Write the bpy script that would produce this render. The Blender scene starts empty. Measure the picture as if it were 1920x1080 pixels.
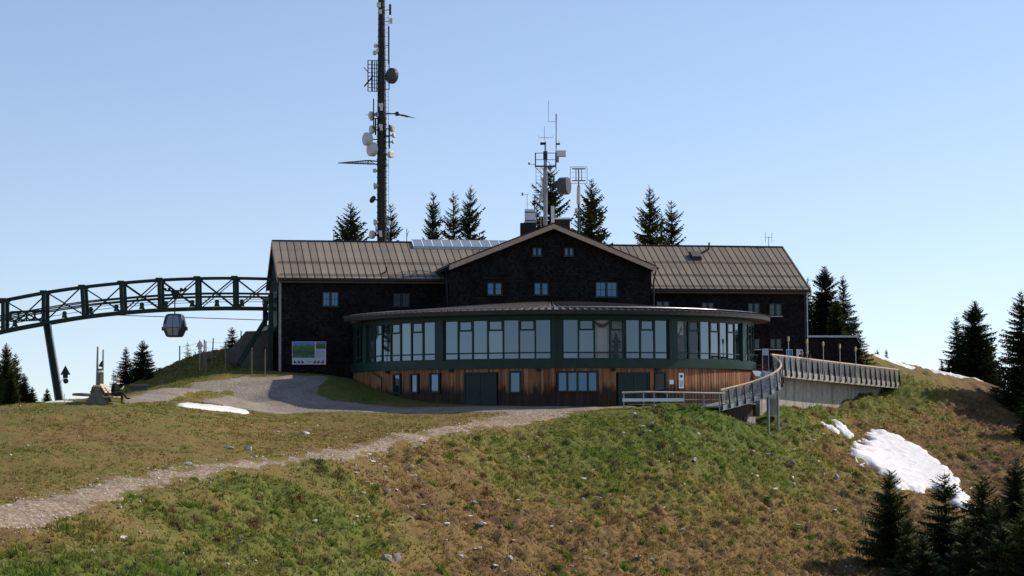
import bpy, bmesh, math, random
import numpy as np
from mathutils import Vector, Matrix
random.seed(7); np.random.seed(7)
R_ = math.radians
scene = bpy.context.scene
COL = scene.collection

# ------------------------------------------------------------------ camera
F = 3640.0                       # focal length in pixels of the 1920-wide photograph
YH = 765.0                       # photo row of the horizon
ZC = -0.186
PITCH, ROLL = math.atan((YH-540)/F), R_(-0.3)
def zoff(Y): return 4.664-(125.0/3640)*Y   # gentle fall of the whole hill away from the viewer
CAMROT = Matrix.Rotation(math.pi/2+PITCH, 4, 'X') @ Matrix.Rotation(ROLL, 4, 'Z')
cam = bpy.data.cameras.new('camera'); camo = bpy.data.objects.new('camera', cam)
COL.objects.link(camo)
camo.matrix_world = Matrix.Translation((0, 0, ZC)) @ CAMROT
cam.sensor_width = 36; cam.lens = 36*F/1920; cam.clip_end = 20000; cam.clip_start = 0.5
scene.camera = camo

# ------------------------------------------------------------------ sky, sun, exposure
SUN_EL = R_(40.5)
SUN_AZ = math.atan2(0.92, 0.39)          # compass-like angle from +Y towards +X
w = bpy.data.worlds.new('World'); scene.world = w; w.use_nodes = True
nt = w.node_tree; bg = nt.nodes['Background']
sky = nt.nodes.new('ShaderNodeTexSky'); sky.sky_type = 'NISHITA'; sky.sun_disc = False
sky.sun_elevation = SUN_EL; sky.sun_rotation = SUN_AZ; sky.altitude = 0
sky.air_density = 1.0; sky.dust_density = 0.3; sky.ozone_density = 2.0
# a summit looks over a dipped horizon: the whole sky is sampled a few degrees higher
tcw = nt.nodes.new('ShaderNodeTexCoord'); dip = nt.nodes.new('ShaderNodeVectorMath'); dip.operation = 'ADD'; dip.inputs[1].default_value = (0, 0, .07)
nt.links.new(tcw.outputs['Generated'], dip.inputs[0]); nt.links.new(dip.outputs[0], sky.inputs[0])
tint = nt.nodes.new('ShaderNodeVectorMath'); tint.operation = 'MULTIPLY'; tint.inputs[1].default_value = (1.17, 1.065, 1.05)
nt.links.new(sky.outputs[0], tint.inputs[0]); nt.links.new(tint.outputs[0], bg.inputs[0]); bg.inputs[1].default_value = 0.12
sl = bpy.data.lights.new('sun', 'SUN'); so = bpy.data.objects.new('sun', sl); COL.objects.link(so)
sl.energy = 3.6; sl.angle = R_(0.53); sl.color = (1.0, 0.92, 0.80)
sdir = Vector((math.sin(SUN_AZ)*math.cos(SUN_EL), math.cos(SUN_AZ)*math.cos(SUN_EL), math.sin(SUN_EL)))
so.rotation_euler = sdir.to_track_quat('Z', 'Y').to_euler()
vs = scene.view_settings
vs.view_transform = 'Standard'; vs.look = 'None'; vs.gamma = 1; vs.use_curve_mapping = False; vs.exposure = 0.35

# ------------------------------------------------------------------ pixel helpers (photograph pixel + honest depth -> place)
CP = Vector((0, 0, ZC)); R3 = CAMROT.to_3x3()
def ray(px, py):
    return R3 @ Vector(((px-960)/F, -(py-540)/F, -1.0))
def P(px, py, Y):
    d = ray(px, py); return CP + d*(Y/d.y)
BETA = R_(11)
OX = P(1036, 700, 151).x; O = Vector((OX, 151, 0))
UX = Vector((math.cos(BETA), math.sin(BETA), 0)); VX = Vector((-math.sin(BETA), math.cos(BETA), 0))
def hit(px, py, p0, n):
    d = ray(px, py); return CP + d*((p0-CP).dot(n)/d.dot(n))
def toL(p):
    q = p-O; return Vector((q.dot(UX), q.dot(VX), q.z))
def UV(px, py, v):                # pixel on the upright plane v of the building -> (u, z)
    q = toL(hit(px, py, O+VX*v, VX)); return q.x, q.z
def LW(u, v, z): return O + UX*u + VX*v + Vector((0, 0, z))

# ------------------------------------------------------------------ mesh helpers
class MB:
    def __init__(s): s.v = []; s.f = []
    def add(s, vs, fs):
        n = len(s.v); s.v += [tuple(p) for p in vs]; s.f += [tuple(i+n for i in f) for f in fs]; return s
    def obox(s, c, a, b, d):      # centre and three half axes
        c, a, b, d = Vector(c), Vector(a), Vector(b), Vector(d)
        if a.cross(b).dot(d) < 0: a = -a
        vs = [c+a*i+b*j+d*k for k in (-1, 1) for j in (-1, 1) for i in (-1, 1)]
        return s.add(vs, [(0,2,3,1), (4,5,7,6), (0,1,5,4), (2,6,7,3), (0,4,6,2), (1,3,7,5)])
    def box(s, x0, x1, y0, y1, z0, z1):
        return s.obox(((x0+x1)/2, (y0+y1)/2, (z0+z1)/2), ((x1-x0)/2,0,0), (0,(y1-y0)/2,0), (0,0,(z1-z0)/2))
    def bar(s, p, q, w, h, up=(0,0,1)):
        p, q = Vector(p), Vector(q); d = q-p; L = d.length
        if L < 1e-6: return s
        d = d/L; up = Vector(up)
        if abs(d.dot(up)) > .98: up = Vector((0,1,0))
        sd = d.cross(up).normalized(); u2 = sd.cross(d)
        return s.obox((p+q)/2, d*(L/2), sd*(w/2), u2*(h/2))
    def tube(s, p, q, r, r2=None, n=8, cap=True):
        p, q = Vector(p), Vector(q); d = (q-p)
        if d.length < 1e-6: return s
        d.normalize(); r2 = r if r2 is None else r2
        a = d.orthogonal().normalized(); b = d.cross(a)
        vs = []
        for c, rr in ((p, r), (q, r2)):
            for i in range(n):
                t = 2*math.pi*i/n; vs.append(c + a*(math.cos(t)*rr) + b*(math.sin(t)*rr))
        fs = [(i, (i+1) % n, n+(i+1) % n, n+i) for i in range(n)]
        if cap: fs += [tuple(range(n-1, -1, -1)), tuple(range(n, 2*n))]
        return s.add(vs, fs)
    def lathe(s, c, axis, prof, n=16):   # prof: (distance along axis, radius)
        c, d = Vector(c), Vector(axis).normalized(); a = d.orthogonal().normalized(); b = d.cross(a)
        vs = []
        for h, r in prof:
            for i in range(n):
                t = 2*math.pi*i/n; vs.append(c + d*h + a*(math.cos(t)*r) + b*(math.sin(t)*r))
        fs = []
        for k in range(len(prof)-1):
            for i in range(n): fs.append((k*n+i, k*n+(i+1) % n, (k+1)*n+(i+1) % n, (k+1)*n+i))
        fs += [tuple(range(n-1, -1, -1)), tuple(range((len(prof)-1)*n, len(prof)*n))]
        return s.add(vs, fs)
    def prism(s, pts, ext):       # polygon (3-D points) extruded by ext
        pts = [Vector(p) for p in pts]; e = Vector(ext); n = len(pts)
        return s.add(pts+[p+e for p in pts], [tuple(range(n)), tuple(range(2*n-1, n-1, -1))] + [(i, i+n, (i+1) % n+n, (i+1) % n) for i in range(n)])
    def path(s, pts, r, n=8):
        for a, b in zip(pts[:-1], pts[1:]): s.tube(a, b, r, n=n)
        return s
    def mesh(s, name, m, off=None, smooth=False):
        me = bpy.data.meshes.new(name)
        vs = s.v if off is None else [(x-off[0], y-off[1], z-off[2]) for x, y, z in s.v]
        me.from_pydata(vs, [], s.f); me.update()
        bm = bmesh.new(); bm.from_mesh(me); bmesh.ops.recalc_face_normals(bm, faces=bm.faces); bm.to_mesh(me); bm.free()
        if m: me.materials.append(m)
        if smooth: me.shade_smooth()
        return me
    def build(s, name, m, parent=None, off=None, smooth=False):
        return link(name, s.mesh(name, m, off, smooth), parent)
def link(name, me, parent=None, loc=None, rotz=0, scale=None):
    o = bpy.data.objects.new(name, me); COL.objects.link(o)
    if parent: o.parent = parent
    if loc is not None: o.location = loc
    if rotz: o.rotation_euler.z = rotz
    if scale is not None: o.scale = scale
    return o
def tag(o, label, cat, group=None):
    o['label'] = label; o['category'] = cat
    if group: o['group'] = group
    return o
def thing(name, label, cat, loc=(0,0,0), rotz=0, group=None):
    return tag(link(name, None, None, loc, rotz), label, cat, group)
def structure(o): o['kind'] = 'structure'; return o

# ------------------------------------------------------------------ materials
def newmat(name):
    m = bpy.data.materials.new(name); m.use_nodes = True
    return m, m.node_tree, m.node_tree.nodes['Principled BSDF']
def N(t, kind, **kw):
    n = t.nodes.new(kind)
    for k, v in kw.items():
        if k in n.inputs: n.inputs[k].default_value = v
        else: setattr(n, k, v)
    return n
def ramp(t, fac, stops):
    r = t.nodes.new('ShaderNodeValToRGB'); e = r.color_ramp.elements
    while len(e) < len(stops): e.new(0.5)
    for el, (p, c) in zip(e, stops): el.position = p; el.color = (*c, 1)
    t.links.new(fac, r.inputs[0]); return r.outputs[0]
def mixc(t, fac, a, b, mode='MIX'):
    m = t.nodes.new('ShaderNodeMix'); m.data_type = 'RGBA'; m.blend_type = mode
    for s, x in ((m.inputs[0], fac), (m.inputs[6], a), (m.inputs[7], b)):
        if hasattr(x, 'is_linked') or hasattr(x, 'links'): t.links.new(x, s)
        else: s.default_value = x if not isinstance(x, tuple) else (*x, 1)
    return m.outputs[2]
def mat(name, col, rough=.7, metal=0, var=.25, scale=3.0, bump=0, bscale=None, spec=.25, stretch=(1,1,1), rnd=0):
    m, t, b = newmat(name); L = t.links.new
    tc = N(t, 'ShaderNodeTexCoord'); mp = N(t, 'ShaderNodeMapping', Scale=stretch); L(tc.outputs['Object'], mp.inputs[0])
    nz = N(t, 'ShaderNodeTexNoise', Scale=scale, Detail=6, Roughness=.65); L(mp.outputs[0], nz.inputs['Vector'])
    lo = tuple(c*(1-var) for c in col); hi = tuple(min(1, c*(1+var)) for c in col)
    c = ramp(t, nz.outputs[0], [(.3, lo), (.7, hi)])
    if rnd:
        oi = N(t, 'ShaderNodeObjectInfo'); mr = N(t, 'ShaderNodeMapRange')
        mr.inputs[3].default_value = 1-rnd; mr.inputs[4].default_value = 1+rnd; L(oi.outputs['Random'], mr.inputs[0])
        cx = N(t, 'ShaderNodeCombineXYZ'); [L(mr.outputs[0], cx.inputs[i]) for i in range(3)]
        c = mixc(t, 1.0, c, cx.outputs[0], 'MULTIPLY')
    L(c, b.inputs['Base Color'])
    b.inputs['Roughness'].default_value = rough; b.inputs['Metallic'].default_value = metal
    b.inputs['Specular IOR Level'].default_value = spec
    if bump:
        n2 = N(t, 'ShaderNodeTexNoise', Scale=bscale or scale*4, Detail=4); L(mp.outputs[0], n2.inputs['Vector'])
        bp = N(t, 'ShaderNodeBump', Strength=bump, Distance=.03); L(n2.outputs[0], bp.inputs['Height']); L(bp.outputs[0], b.inputs['Normal'])
    return m
M = {}
M['green'] = mat('green_paint', (.012, .039, .029), .45, var=.18, scale=1.2)
M['truss'] = mat('green_steel', (.012, .031, .022), .5, var=.35, scale=1.5)
M['door'] = mat('dark_green_door', (.014, .032, .030), .5, var=.15)
M['white'] = mat('white_paint', (.74, .74, .72), .5, var=.06)
M['offwhite'] = mat('dish_white', (.66, .63, .58), .5, var=.1)
M['grey'] = mat('grey_metal', (.30, .31, .32), .45, metal=.5, var=.2)
M['zinc'] = mat('zinc', (.42, .43, .44), .45, metal=.6, var=.15)
M['dark'] = mat('dark_metal', (.035, .034, .033), .55, metal=.2, var=.3)
M['mast'] = mat('weathered_mast_steel', (.040, .034, .026), .7, var=.45, scale=4)
M['drum'] = mat('drum_grey', (.085, .085, .085), .6, var=.2)
M['rail'] = mat('handrail_wood', (.50, .37, .27), .7, var=.25, scale=4, stretch=(1,1,1))
M['plank'] = mat('pale_plank', (.60, .53, .45), .75, var=.2, scale=5)
M['tan'] = mat('verge_wood', (.52, .35, .24), .7, var=.22, scale=3)
M['soffit'] = mat('soffit_wood', (.16, .10, .065), .75, var=.25)
M['black'] = mat('black_parts', (.012, .012, .012), .6, var=.2)
M['red_wood'] = mat('red_brown_wood', (.18, .06, .03), .7, var=.25)
M['bench'] = mat('bench_wood', (.17, .145, .115), .8, var=.3, scale=6)
M['slat'] = mat('bench_slat_wood', (.56, .45, .31), .75, var=.15, scale=6)
M['jacket'] = mat('black_cloth', (.014, .014, .016), .9, var=.3)
M['trouser'] = mat('dark_trousers', (.028, .026, .026), .9, var=.3)
M['skin'] = mat('skin', (.50, .30, .22), .6, var=.08)
M['hat'] = mat('straw_hat', (.52, .43, .28), .8, var=.15)
M['hair'] = mat('grey_hair', (.12, .10, .09), .8, var=.3)
M['shirt'] = mat('dark_shirt', (.03, .03, .035), .9, var=.2)
M['paper'] = mat('board_white', (.62, .63, .66), .6, var=.05)
M['ink'] = mat('board_ink', (.03, .03, .035), .7, var=.1)
M['blue'] = mat('board_blue', (.03, .22, .42), .6, var=.15)
M['straw'] = mat('torch_head', (.62, .47, .24), .8, var=.2, scale=9)
M['bark'] = mat('bark', (.060, .042, .030), .9, var=.4, scale=5)
M['dirtwood'] = mat('weathered_grey_wood', (.34, .31, .27), .85, var=.25, scale=5)
M['added_cloth'] = mat('pale_cloth', (.72, .66, .62), .9, var=.06, bump=.0)
M['plantleaf'] = mat('added_plant', (.03, .05, .02), .7, var=.4)
M['interior'] = mat('interior_brown', (.10, .075, .055), .8, var=.3)
M['cream'] = mat('cabin_trim', (.45, .45, .44), .4, metal=.3, var=.1)
M['cabin'] = mat('cabin_shell', (.13, .125, .12), .3, metal=.3, var=.15)

def concrete():
    m, t, b = newmat('concrete'); L = t.links.new
    tc = N(t, 'ShaderNodeTexCoord')
    mp = N(t, 'ShaderNodeMapping', Scale=(1.6, 1.6, .12)); L(tc.outputs['Object'], mp.inputs[0])
    n1 = N(t, 'ShaderNodeTexNoise', Scale=1.2, Detail=7); L(mp.outputs[0], n1.inputs['Vector'])
    n2 = N(t, 'ShaderNodeTexNoise', Scale=2.5, Detail=8); L(tc.outputs['Object'], n2.inputs['Vector'])
    c1 = ramp(t, n1.outputs[0], [(.30, (.13, .115, .095)), (.46, (.33, .30, .26)), (.75, (.42, .385, .335))])
    c2 = ramp(t, n2.outputs[0], [(.3, (.75, .75, .75)), (.7, (1.1, 1.1, 1.1))])
    L(mixc(t, 1.0, c1, c2, 'MULTIPLY'), b.inputs['Base Color']); b.inputs['Roughness'].default_value = .9
    return m
M['concrete'] = concrete()

def shingle():
    m, t, b = newmat('dark_shingles'); L = t.links.new
    tc = N(t, 'ShaderNodeTexCoord'); sx = N(t, 'ShaderNodeSeparateXYZ'); L(tc.outputs['Object'], sx.inputs[0])
    ad = N(t, 'ShaderNodeMath', operation='ADD'); L(sx.outputs[0], ad.inputs[0]); L(sx.outputs[1], ad.inputs[1])
    cx = N(t, 'ShaderNodeCombineXYZ'); L(ad.outputs[0], cx.inputs[0]); L(sx.outputs[2], cx.inputs[1])
    br = N(t, 'ShaderNodeTexBrick', Scale=1.0); L(cx.outputs[0], br.inputs['Vector'])
    br.inputs['Brick Width'].default_value = .21; br.inputs['Row Height'].default_value = .19
    br.inputs['Mortar Size'].default_value = .012; br.inputs['Mortar Smooth'].default_value = .3
    br.inputs['Color1'].default_value = (.010, .0082, .0074, 1); br.inputs['Color2'].default_value = (.027, .0225, .0205, 1)
    br.inputs['Mortar'].default_value = (.004, .0035, .0035, 1)
    nz = N(t, 'ShaderNodeTexNoise', Scale=.7, Detail=6); L(tc.outputs['Object'], nz.inputs['Vector'])
    c2 = ramp(t, nz.outputs[0], [(.3, (.65, .62, .62)), (.7, (1.25, 1.25, 1.3))])
    L(mixc(t, 1.0, br.outputs['Color'], c2, 'MULTIPLY'), b.inputs['Base Color']); b.inputs['Roughness'].default_value = .85; b.inputs['Specular IOR Level'].default_value = .08
    fr = N(t, 'ShaderNodeMath', operation='DIVIDE'); L(sx.outputs[2], fr.inputs[0]); fr.inputs[1].default_value = .19
    f2 = N(t, 'ShaderNodeMath', operation='FRACT'); L(fr.outputs[0], f2.inputs[0])
    su = N(t, 'ShaderNodeMath', operation='SUBTRACT'); su.inputs[0].default_value = 1; L(f2.outputs[0], su.inputs[1])
    m2 = N(t, 'ShaderNodeMath', operation='MULTIPLY'); L(su.outputs[0], m2.inputs[0]); L(br.outputs['Fac'], m2.inputs[1]); 
    sb = N(t, 'ShaderNodeMath', operation='SUBTRACT'); L(su.outputs[0], sb.inputs[0]); L(m2.outputs[0], sb.inputs[1])
    bp = N(t, 'ShaderNodeBump', Strength=.9, Distance=.03); L(sb.outputs[0], bp.inputs['Height']); L(bp.outputs[0], b.inputs['Normal'])
    return m
M['shingle'] = shingle()

def roofmetal():
    m, t, b = newmat('brown_sheet_metal'); L = t.links.new
    tc = N(t, 'ShaderNodeTexCoord'); oi = N(t, 'ShaderNodeObjectInfo')
    va = N(t, 'ShaderNodeVectorMath', operation='ADD'); L(tc.outputs['Object'], va.inputs[0]); L(oi.outputs['Random'], va.inputs[1])
    n1 = N(t, 'ShaderNodeTexNoise', Scale=.9, Detail=7); L(tc.outputs['Object'], n1.inputs['Vector'])
    n2 = N(t, 'ShaderNodeTexNoise', Scale=9, Detail=4); L(tc.outputs['Object'], n2.inputs['Vector'])
    c1 = ramp(t, n1.outputs[0], [(.3, (.172, .140, .104)), (.7, (.245, .202, .152))])
    c2 = ramp(t, n2.outputs[0], [(.3, (.88, .88, .88)), (.7, (1.1, 1.1, 1.1))])
    mr = N(t, 'ShaderNodeMapRange'); mr.inputs[3].default_value = .86; mr.inputs[4].default_value = 1.14; L(oi.outputs['Random'], mr.inputs[0])
    cx = N(t, 'ShaderNodeCombineXYZ'); [L(mr.outputs[0], cx.inputs[i]) for i in range(3)]
    c = mixc(t, 1.0, mixc(t, 1.0, c1, c2, 'MULTIPLY'), cx.outputs[0], 'MULTIPLY')
    L(c, b.inputs['Base Color']); b.inputs['Roughness'].default_value = .6; b.inputs['Specular IOR Level'].default_value = .2
    return m
M['roof'] = roofmetal()
M['seam'] = mat('roof_seam', (.06, .048, .04), .6, metal=.2, var=.2)

def boards():
    m, t, b = newmat('larch_boards'); L = t.links.new
    tc = N(t, 'ShaderNodeTexCoord'); oi = N(t, 'ShaderNodeObjectInfo'); geo = N(t, 'ShaderNodeNewGeometry')
    mp = N(t, 'ShaderNodeMapping', Scale=(3, 3, .25)); L(geo.outputs['Position'], mp.inputs[0])
    n1 = N(t, 'ShaderNodeTexNoise', Scale=2.2, Detail=8, Roughness=.7); L(mp.outputs[0], n1.inputs['Vector'])
    c1 = ramp(t, n1.outputs[0], [(.28, (.10, .043, .020)), (.5, (.30, .125, .048)), (.75, (.43, .225, .11))])
    oc = ramp(t, oi.outputs['Random'], [(0, (.55, .5, .48)), (.35, (.9, .82, .78)), (.7, (1.05, .95, .9)), (1, (1.35, 1.5, 1.6))])
    c = mixc(t, 1.0, c1, oc, 'MULTIPLY')
    # damp black splash zone above the ground, uneven
    sx = N(t, 'ShaderNodeSeparateXYZ'); L(geo.outputs['Position'], sx.inputs[0])
    mp2 = N(t, 'ShaderNodeMapping', Scale=(2.4, 2.4, .5)); L(geo.outputs['Position'], mp2.inputs[0])
    n2 = N(t, 'ShaderNodeTexNoise', Scale=1.3, Detail=6); L(mp2.outputs[0], n2.inputs['Vector'])
    ad = N(t, 'ShaderNodeMath', operation='MULTIPLY_ADD'); L(n2.outputs[0], ad.inputs[0]); ad.inputs[1].default_value = -1.9; L(sx.outputs[2], ad.inputs[2])
    st = ramp(t, ad.outputs[0], [(0.0, (.13, .12, .12)), (.62, (1, 1, 1))])
    L(mixc(t, 1.0, c, st, 'MULTIPLY'), b.inputs['Base Color']); b.inputs['Roughness'].default_value = .8
    bp = N(t, 'ShaderNodeBump', Strength=.3, Distance=.02); L(n1.outputs[0], bp.inputs['Height']); L(bp.outputs[0], b.inputs['Normal'])
    return m
M['board'] = boards()

def glass_opaque(name, col, ior, tint=(1,1,1)):
    m, t, b = newmat(name)
    if name == 'tinted_glass':
        oi = N(t, 'ShaderNodeObjectInfo'); rc = ramp(t, oi.outputs['Random'], [(0, (.004, .006, .009)), (.5, (.014, .020, .028)), (.8, (.045, .050, .058)), (1, (.11, .11, .115))]); t.links.new(rc, b.inputs['Base Color'])
    b.inputs['Base Color'].default_value = (*col, 1); b.inputs['Roughness'].default_value = .03
    b.inputs['IOR'].default_value = ior; b.inputs['Specular Tint'].default_value = (*tint, 1)
    tc = N(t, 'ShaderNodeTexCoord'); nz = N(t, 'ShaderNodeTexNoise', Scale=1.1, Detail=1); t.links.new(tc.outputs['Object'], nz.inputs['Vector'])
    bp = N(t, 'ShaderNodeBump', Strength=.015, Distance=.02); t.links.new(nz.outputs[0], bp.inputs['Height']); return m
M['pane'] = glass_opaque('window_glass', (.008, .018, .040), 2.15, (.40, .66, 1))
M['pane_dim'] = glass_opaque('curtained_window_glass', (.055, .052, .052), 1.5)
M['skypane'] = glass_opaque('skylight_glass', (.22, .27, .32), 1.6, (1, 1, 1))
M['glass'] = glass_opaque('tinted_glass', (.012, .018, .026), 2.15, (.64, .82, 1))
M['pane_dark'] = glass_opaque('dim_window_glass', (.006, .006, .007), 1.35)
def glass_clear(name, refl, tint):
    m, t, b = newmat(name); L = t.links.new
    out = t.nodes['Material Output']; t.nodes.remove(b)
    tr = N(t, 'ShaderNodeBsdfTransparent'); tr.inputs[0].default_value = (.90, .92, .92, 1)
    gl = N(t, 'ShaderNodeBsdfGlossy'); gl.inputs['Roughness'].default_value = .015; gl.inputs[0].default_value = (*tint, 1)
    tc = N(t, 'ShaderNodeTexCoord'); nz = N(t, 'ShaderNodeTexNoise', Scale=.8, Detail=1); L(tc.outputs['Object'], nz.inputs['Vector'])
    bp = N(t, 'ShaderNodeBump', Strength=.012, Distance=.02); L(nz.outputs[0], bp.inputs['Height']); 
    fr = N(t, 'ShaderNodeFresnel'); fr.inputs[0].default_value = refl
    mx = N(t, 'ShaderNodeMixShader'); L(fr.outputs[0], mx.inputs[0]); L(tr.outputs[0], mx.inputs[1]); L(gl.outputs[0], mx.inputs[2])
    L(mx.outputs[0], out.inputs[0]); return m
M['clearglass'] = glass_clear('clear_glass', 1.22, (.8, .9, 1))
def wiremesh():
    m, t, b = newmat('fine_wire_mesh'); L = t.links.new; out = t.nodes['Material Output']
    b.inputs['Base Color'].default_value = (.22, .225, .23, 1); b.inputs['Roughness'].default_value = .5; b.inputs['Metallic'].default_value = .4
    tr = N(t, 'ShaderNodeBsdfTransparent'); mx = N(t, 'ShaderNodeMixShader'); 
    tc = N(t, 'ShaderNodeTexCoord'); wv = N(t, 'ShaderNodeTexWave', Scale=34.0, Distortion=0); wv.bands_direction = 'DIAGONAL'
    L(tc.outputs['Object'], wv.inputs['Vector'])
    mr = N(t, 'ShaderNodeMapRange'); mr.inputs[3].default_value = .25; mr.inputs[4].default_value = .6; L(wv.outputs['Fac'], mr.inputs[0])
    L(mr.outputs[0], mx.inputs[0]); L(tr.outputs[0], mx.inputs[1]); L(b.outputs[0], mx.inputs[2]); L(mx.outputs[0], out.inputs[0]); return m
M['mesh'] = wiremesh()
def needles():
    m, t, b = newmat('spruce_needles'); L = t.links.new
    geo = N(t, 'ShaderNodeNewGeometry'); oi = N(t, 'ShaderNodeObjectInfo')
    nz = N(t, 'ShaderNodeTexNoise', Scale=1.4, Detail=4); L(geo.outputs['Position'], nz.inputs['Vector'])
    c = ramp(t, nz.outputs[0], [(.3, (.024, .034, .011)), (.55, (.055, .068, .020)), (.75, (.11, .11, .034))])
    oc = ramp(t, oi.outputs['Random'], [(0, (.75, .85, .9)), (1, (1.25, 1.15, .95))])
    L(mixc(t, 1.0, c, oc, 'MULTIPLY'), b.inputs['Base Color']); b.inputs['Roughness'].default_value = .8
    b.inputs['Specular IOR Level'].default_value = .08
    return m
M['needles'] = needles()

# ------------------------------------------------------------------ terrain
# (photo pixel, depth, greenness 0..1, roughness 0..1)
A = [
 # meadow on the left
 (0,762,108,.45,.15),(200,757,111,.55,.1),(110,759,110,.5,.15),(0,810,98,.30,.2),(0,860,89,.45,.2),(150,820,99,.20,.15),(300,850,95,.30,.15),(300,790,106,.35,.15),
 (500,800,117,.25,.15),(480,850,101,.35,.15),(640,805,118.5,.25,.2),(640,777,129,.30,.1),(800,777,131,.35,.1),(450,775,126.5,.35,.05),
 (330,758,120.5,.45,.05),(420,738,135,.45,.05),(150,880,88,.35,.2),(0,915,80,.35,.2),(520,825,110,.35,.35),
 # path along the ridge
 (0,965,72,.2,.1),(130,940,78,.2,.1),(250,905,86,.2,.1),(450,872,95,.2,.1),(640,851,104,.2,.1),(760,821,113,.2,.1),(900,798,123,.2,.05),(1000,778,129.5,.2,.05),(1050,769,132.5,.3,.05),
 # gravel forecourt
 (250,742,126,.4,.05),(300,729,132,.4,.05),(420,709,142,.4,.05),(500,704,144.6,.4,.05),(600,703.5,145.2,.4,.05),(560,720,142,.4,.05),(560,738,139,.4,.05),(640,769,133,.4,.05),(700,766,134,.4,.05),(870,764,134,.4,.05),(1036,763,134.6,.4,.05),(1165,763,134.4,.6,.05),
 (650,713,144.5,.75,.2),(700,745,139.0,.75,.2),(458,756,138.5,.4,.05),(500,771,133,.4,.05),
 # slope below the ridge
 (0,1000,69,.35,.8),(0,1080,61,.9,.9),(160,1000,74,.5,.9),(320,960,82,.7,1),(320,1080,69,.9,1),(480,920,91,.7,1),(640,900,99,.55,1),(640,980,92,.75,1),(640,1080,83,.7,1),
 (800,860,111,.35,1),(800,960,102,.30,1),(800,1080,92,.35,1),(960,830,121,.6,1),(960,900,114,.5,1),(960,980,106,.30,1),(960,1080,97,.28,1),
 (1100,790,129,.9,.8),(1120,850,122.5,.85,1),(1120,920,116,.5,1),(1120,1000,108,.35,1),(1120,1080,101,.35,1),
 (1280,768,133.5,.9,.8),(1280,830,127,.8,1),(1280,910,119,.45,1),(1280,1000,111,.4,1),(1280,1080,104,.4,1),
 (1345,775,134.5,.85,.8),(1400,800,136.3,.8,.8),(1440,816,138,.8,.8),(1420,880,129,.65,1),(1440,960,120,.4,1),(1440,1080,107,.35,1),(1360,790,133.8,.8,1),
 (1450,766,142.8,.85,.5),(1480,765,145.5,.9,.5),(1530,768,149.5,.95,.5),(1600,768,155,.6,.6),(1640,746,159,.7,.7),(1690,727,163,.7,.7),
 (1540,800,146,.35,1),(1500,850,137,.5,1),(1570,860,138,.3,1),(1600,930,128,.35,1),(1600,1020,117,.35,1),(1600,1080,110,.3,1),
 (1640,812,150,.15,.9),(1700,830,149,.1,.4),(1720,890,141,.1,.3),(1815,955,131,.1,.4),(1760,1000,122,.2,.8),(1760,1080,112,.3,.8),(1900,1000,121,.2,.8),(1920,1080,112,.3,.8),
 (1700,760,161,.55,.9),(1750,790,158,.35,.9),(1800,850,149,.3,.9),(1850,880,145,.2,.9),(1900,850,150,.2,.9),(1920,930,137,.2,.9),
 # right skyline
 (1700,694,173,.5,.6),(1750,697,175,.3,.6),(1800,706,175.5,.2,.7),(1860,724,174,.15,.8),(1890,740,172,.15,.8),(1920,765,168,.15,.8),(1840,780,162,.15,.9),
 (1625,672,171,.35,.5),(1608,655,174,.4,.5),
 # mound by the lift hall
 (300,714,147,.45,.4),(340,697,149,.4,.5),(385,676,151,.4,.6),(430,657,153,.35,.5),(330,722,141,.6,.3),(420,700,145.5,.7,.4),(470,690,149,.7,.3),(240,722,149,.45,.2),
]
B_ = [ # hidden places, world metres
 (0,0,-6.7),(-10,20,-8.2),(15,25,-10.5),(-13,42,-9.0),(0,45,-10.8),(20,45,-13),(-30,60,-9.5),(-30,85,-6.5),(-36,110,-2.6),(0,70,-12.5),(20,82,-15.5),(42,100,-17),(45,125,-12),
 (-35,152,.55),(-46,170,1.0),(-30,135,-.6),(-45,130,-2),(-26,165,2.0),(-15,178,3),(0,176,3),(20,180,3.5),(-10,195,2),(45,195,1.5),
 (0,146,.4),(8,148,.3),(-8,147,1.6),(-20,150,2.9),(-14,150,2.8),(-19,162,3.4),(20,150,1.2),(24,157,1.6),(29,164,2.2),(17,144,-.4),(13,139,-.6),(20,165,2.6),(0,160,2.5),
 (-80,150,-8),(80,150,-22),(0,250,-8),(80,220,-8),(-80,220,-8),(-80,60,-16),(65,60,-24),(48,170,-1.5),
]
A = [(a, b, c, (g-.16 if r >= .8 and g < .45 else g+.08), r) for a, b, c, g, r in A]
B_ = [(x, y, z+zoff(y)) for x, y, z in B_]
pts = [tuple(P(a,b,c))+(g,r) for a,b,c,g,r in A]
XY = np.array([(p[0], p[1]) for p in pts] + [(x, y) for x, y, z in B_])/50.0
ZZ = np.array([p[2] for p in pts] + [z for x, y, z in B_])
def tpsK(d2):
    return np.where(d2 > 1e-12, .5*d2*np.log(np.maximum(d2, 1e-12)), 0)
NA_ = len(XY)
D2 = ((XY[:, None, :]-XY[None, :, :])**2).sum(-1)
Kt = tpsK(D2) + np.eye(NA_)*2e-4
Pm = np.hstack([np.ones((NA_, 1)), XY])
Sys = np.zeros((NA_+3, NA_+3)); Sys[:NA_, :NA_] = Kt; Sys[:NA_, NA_:] = Pm; Sys[NA_:, :NA_] = Pm.T
Wt = np.linalg.solve(Sys, np.concatenate([ZZ, np.zeros(3)]))
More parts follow.
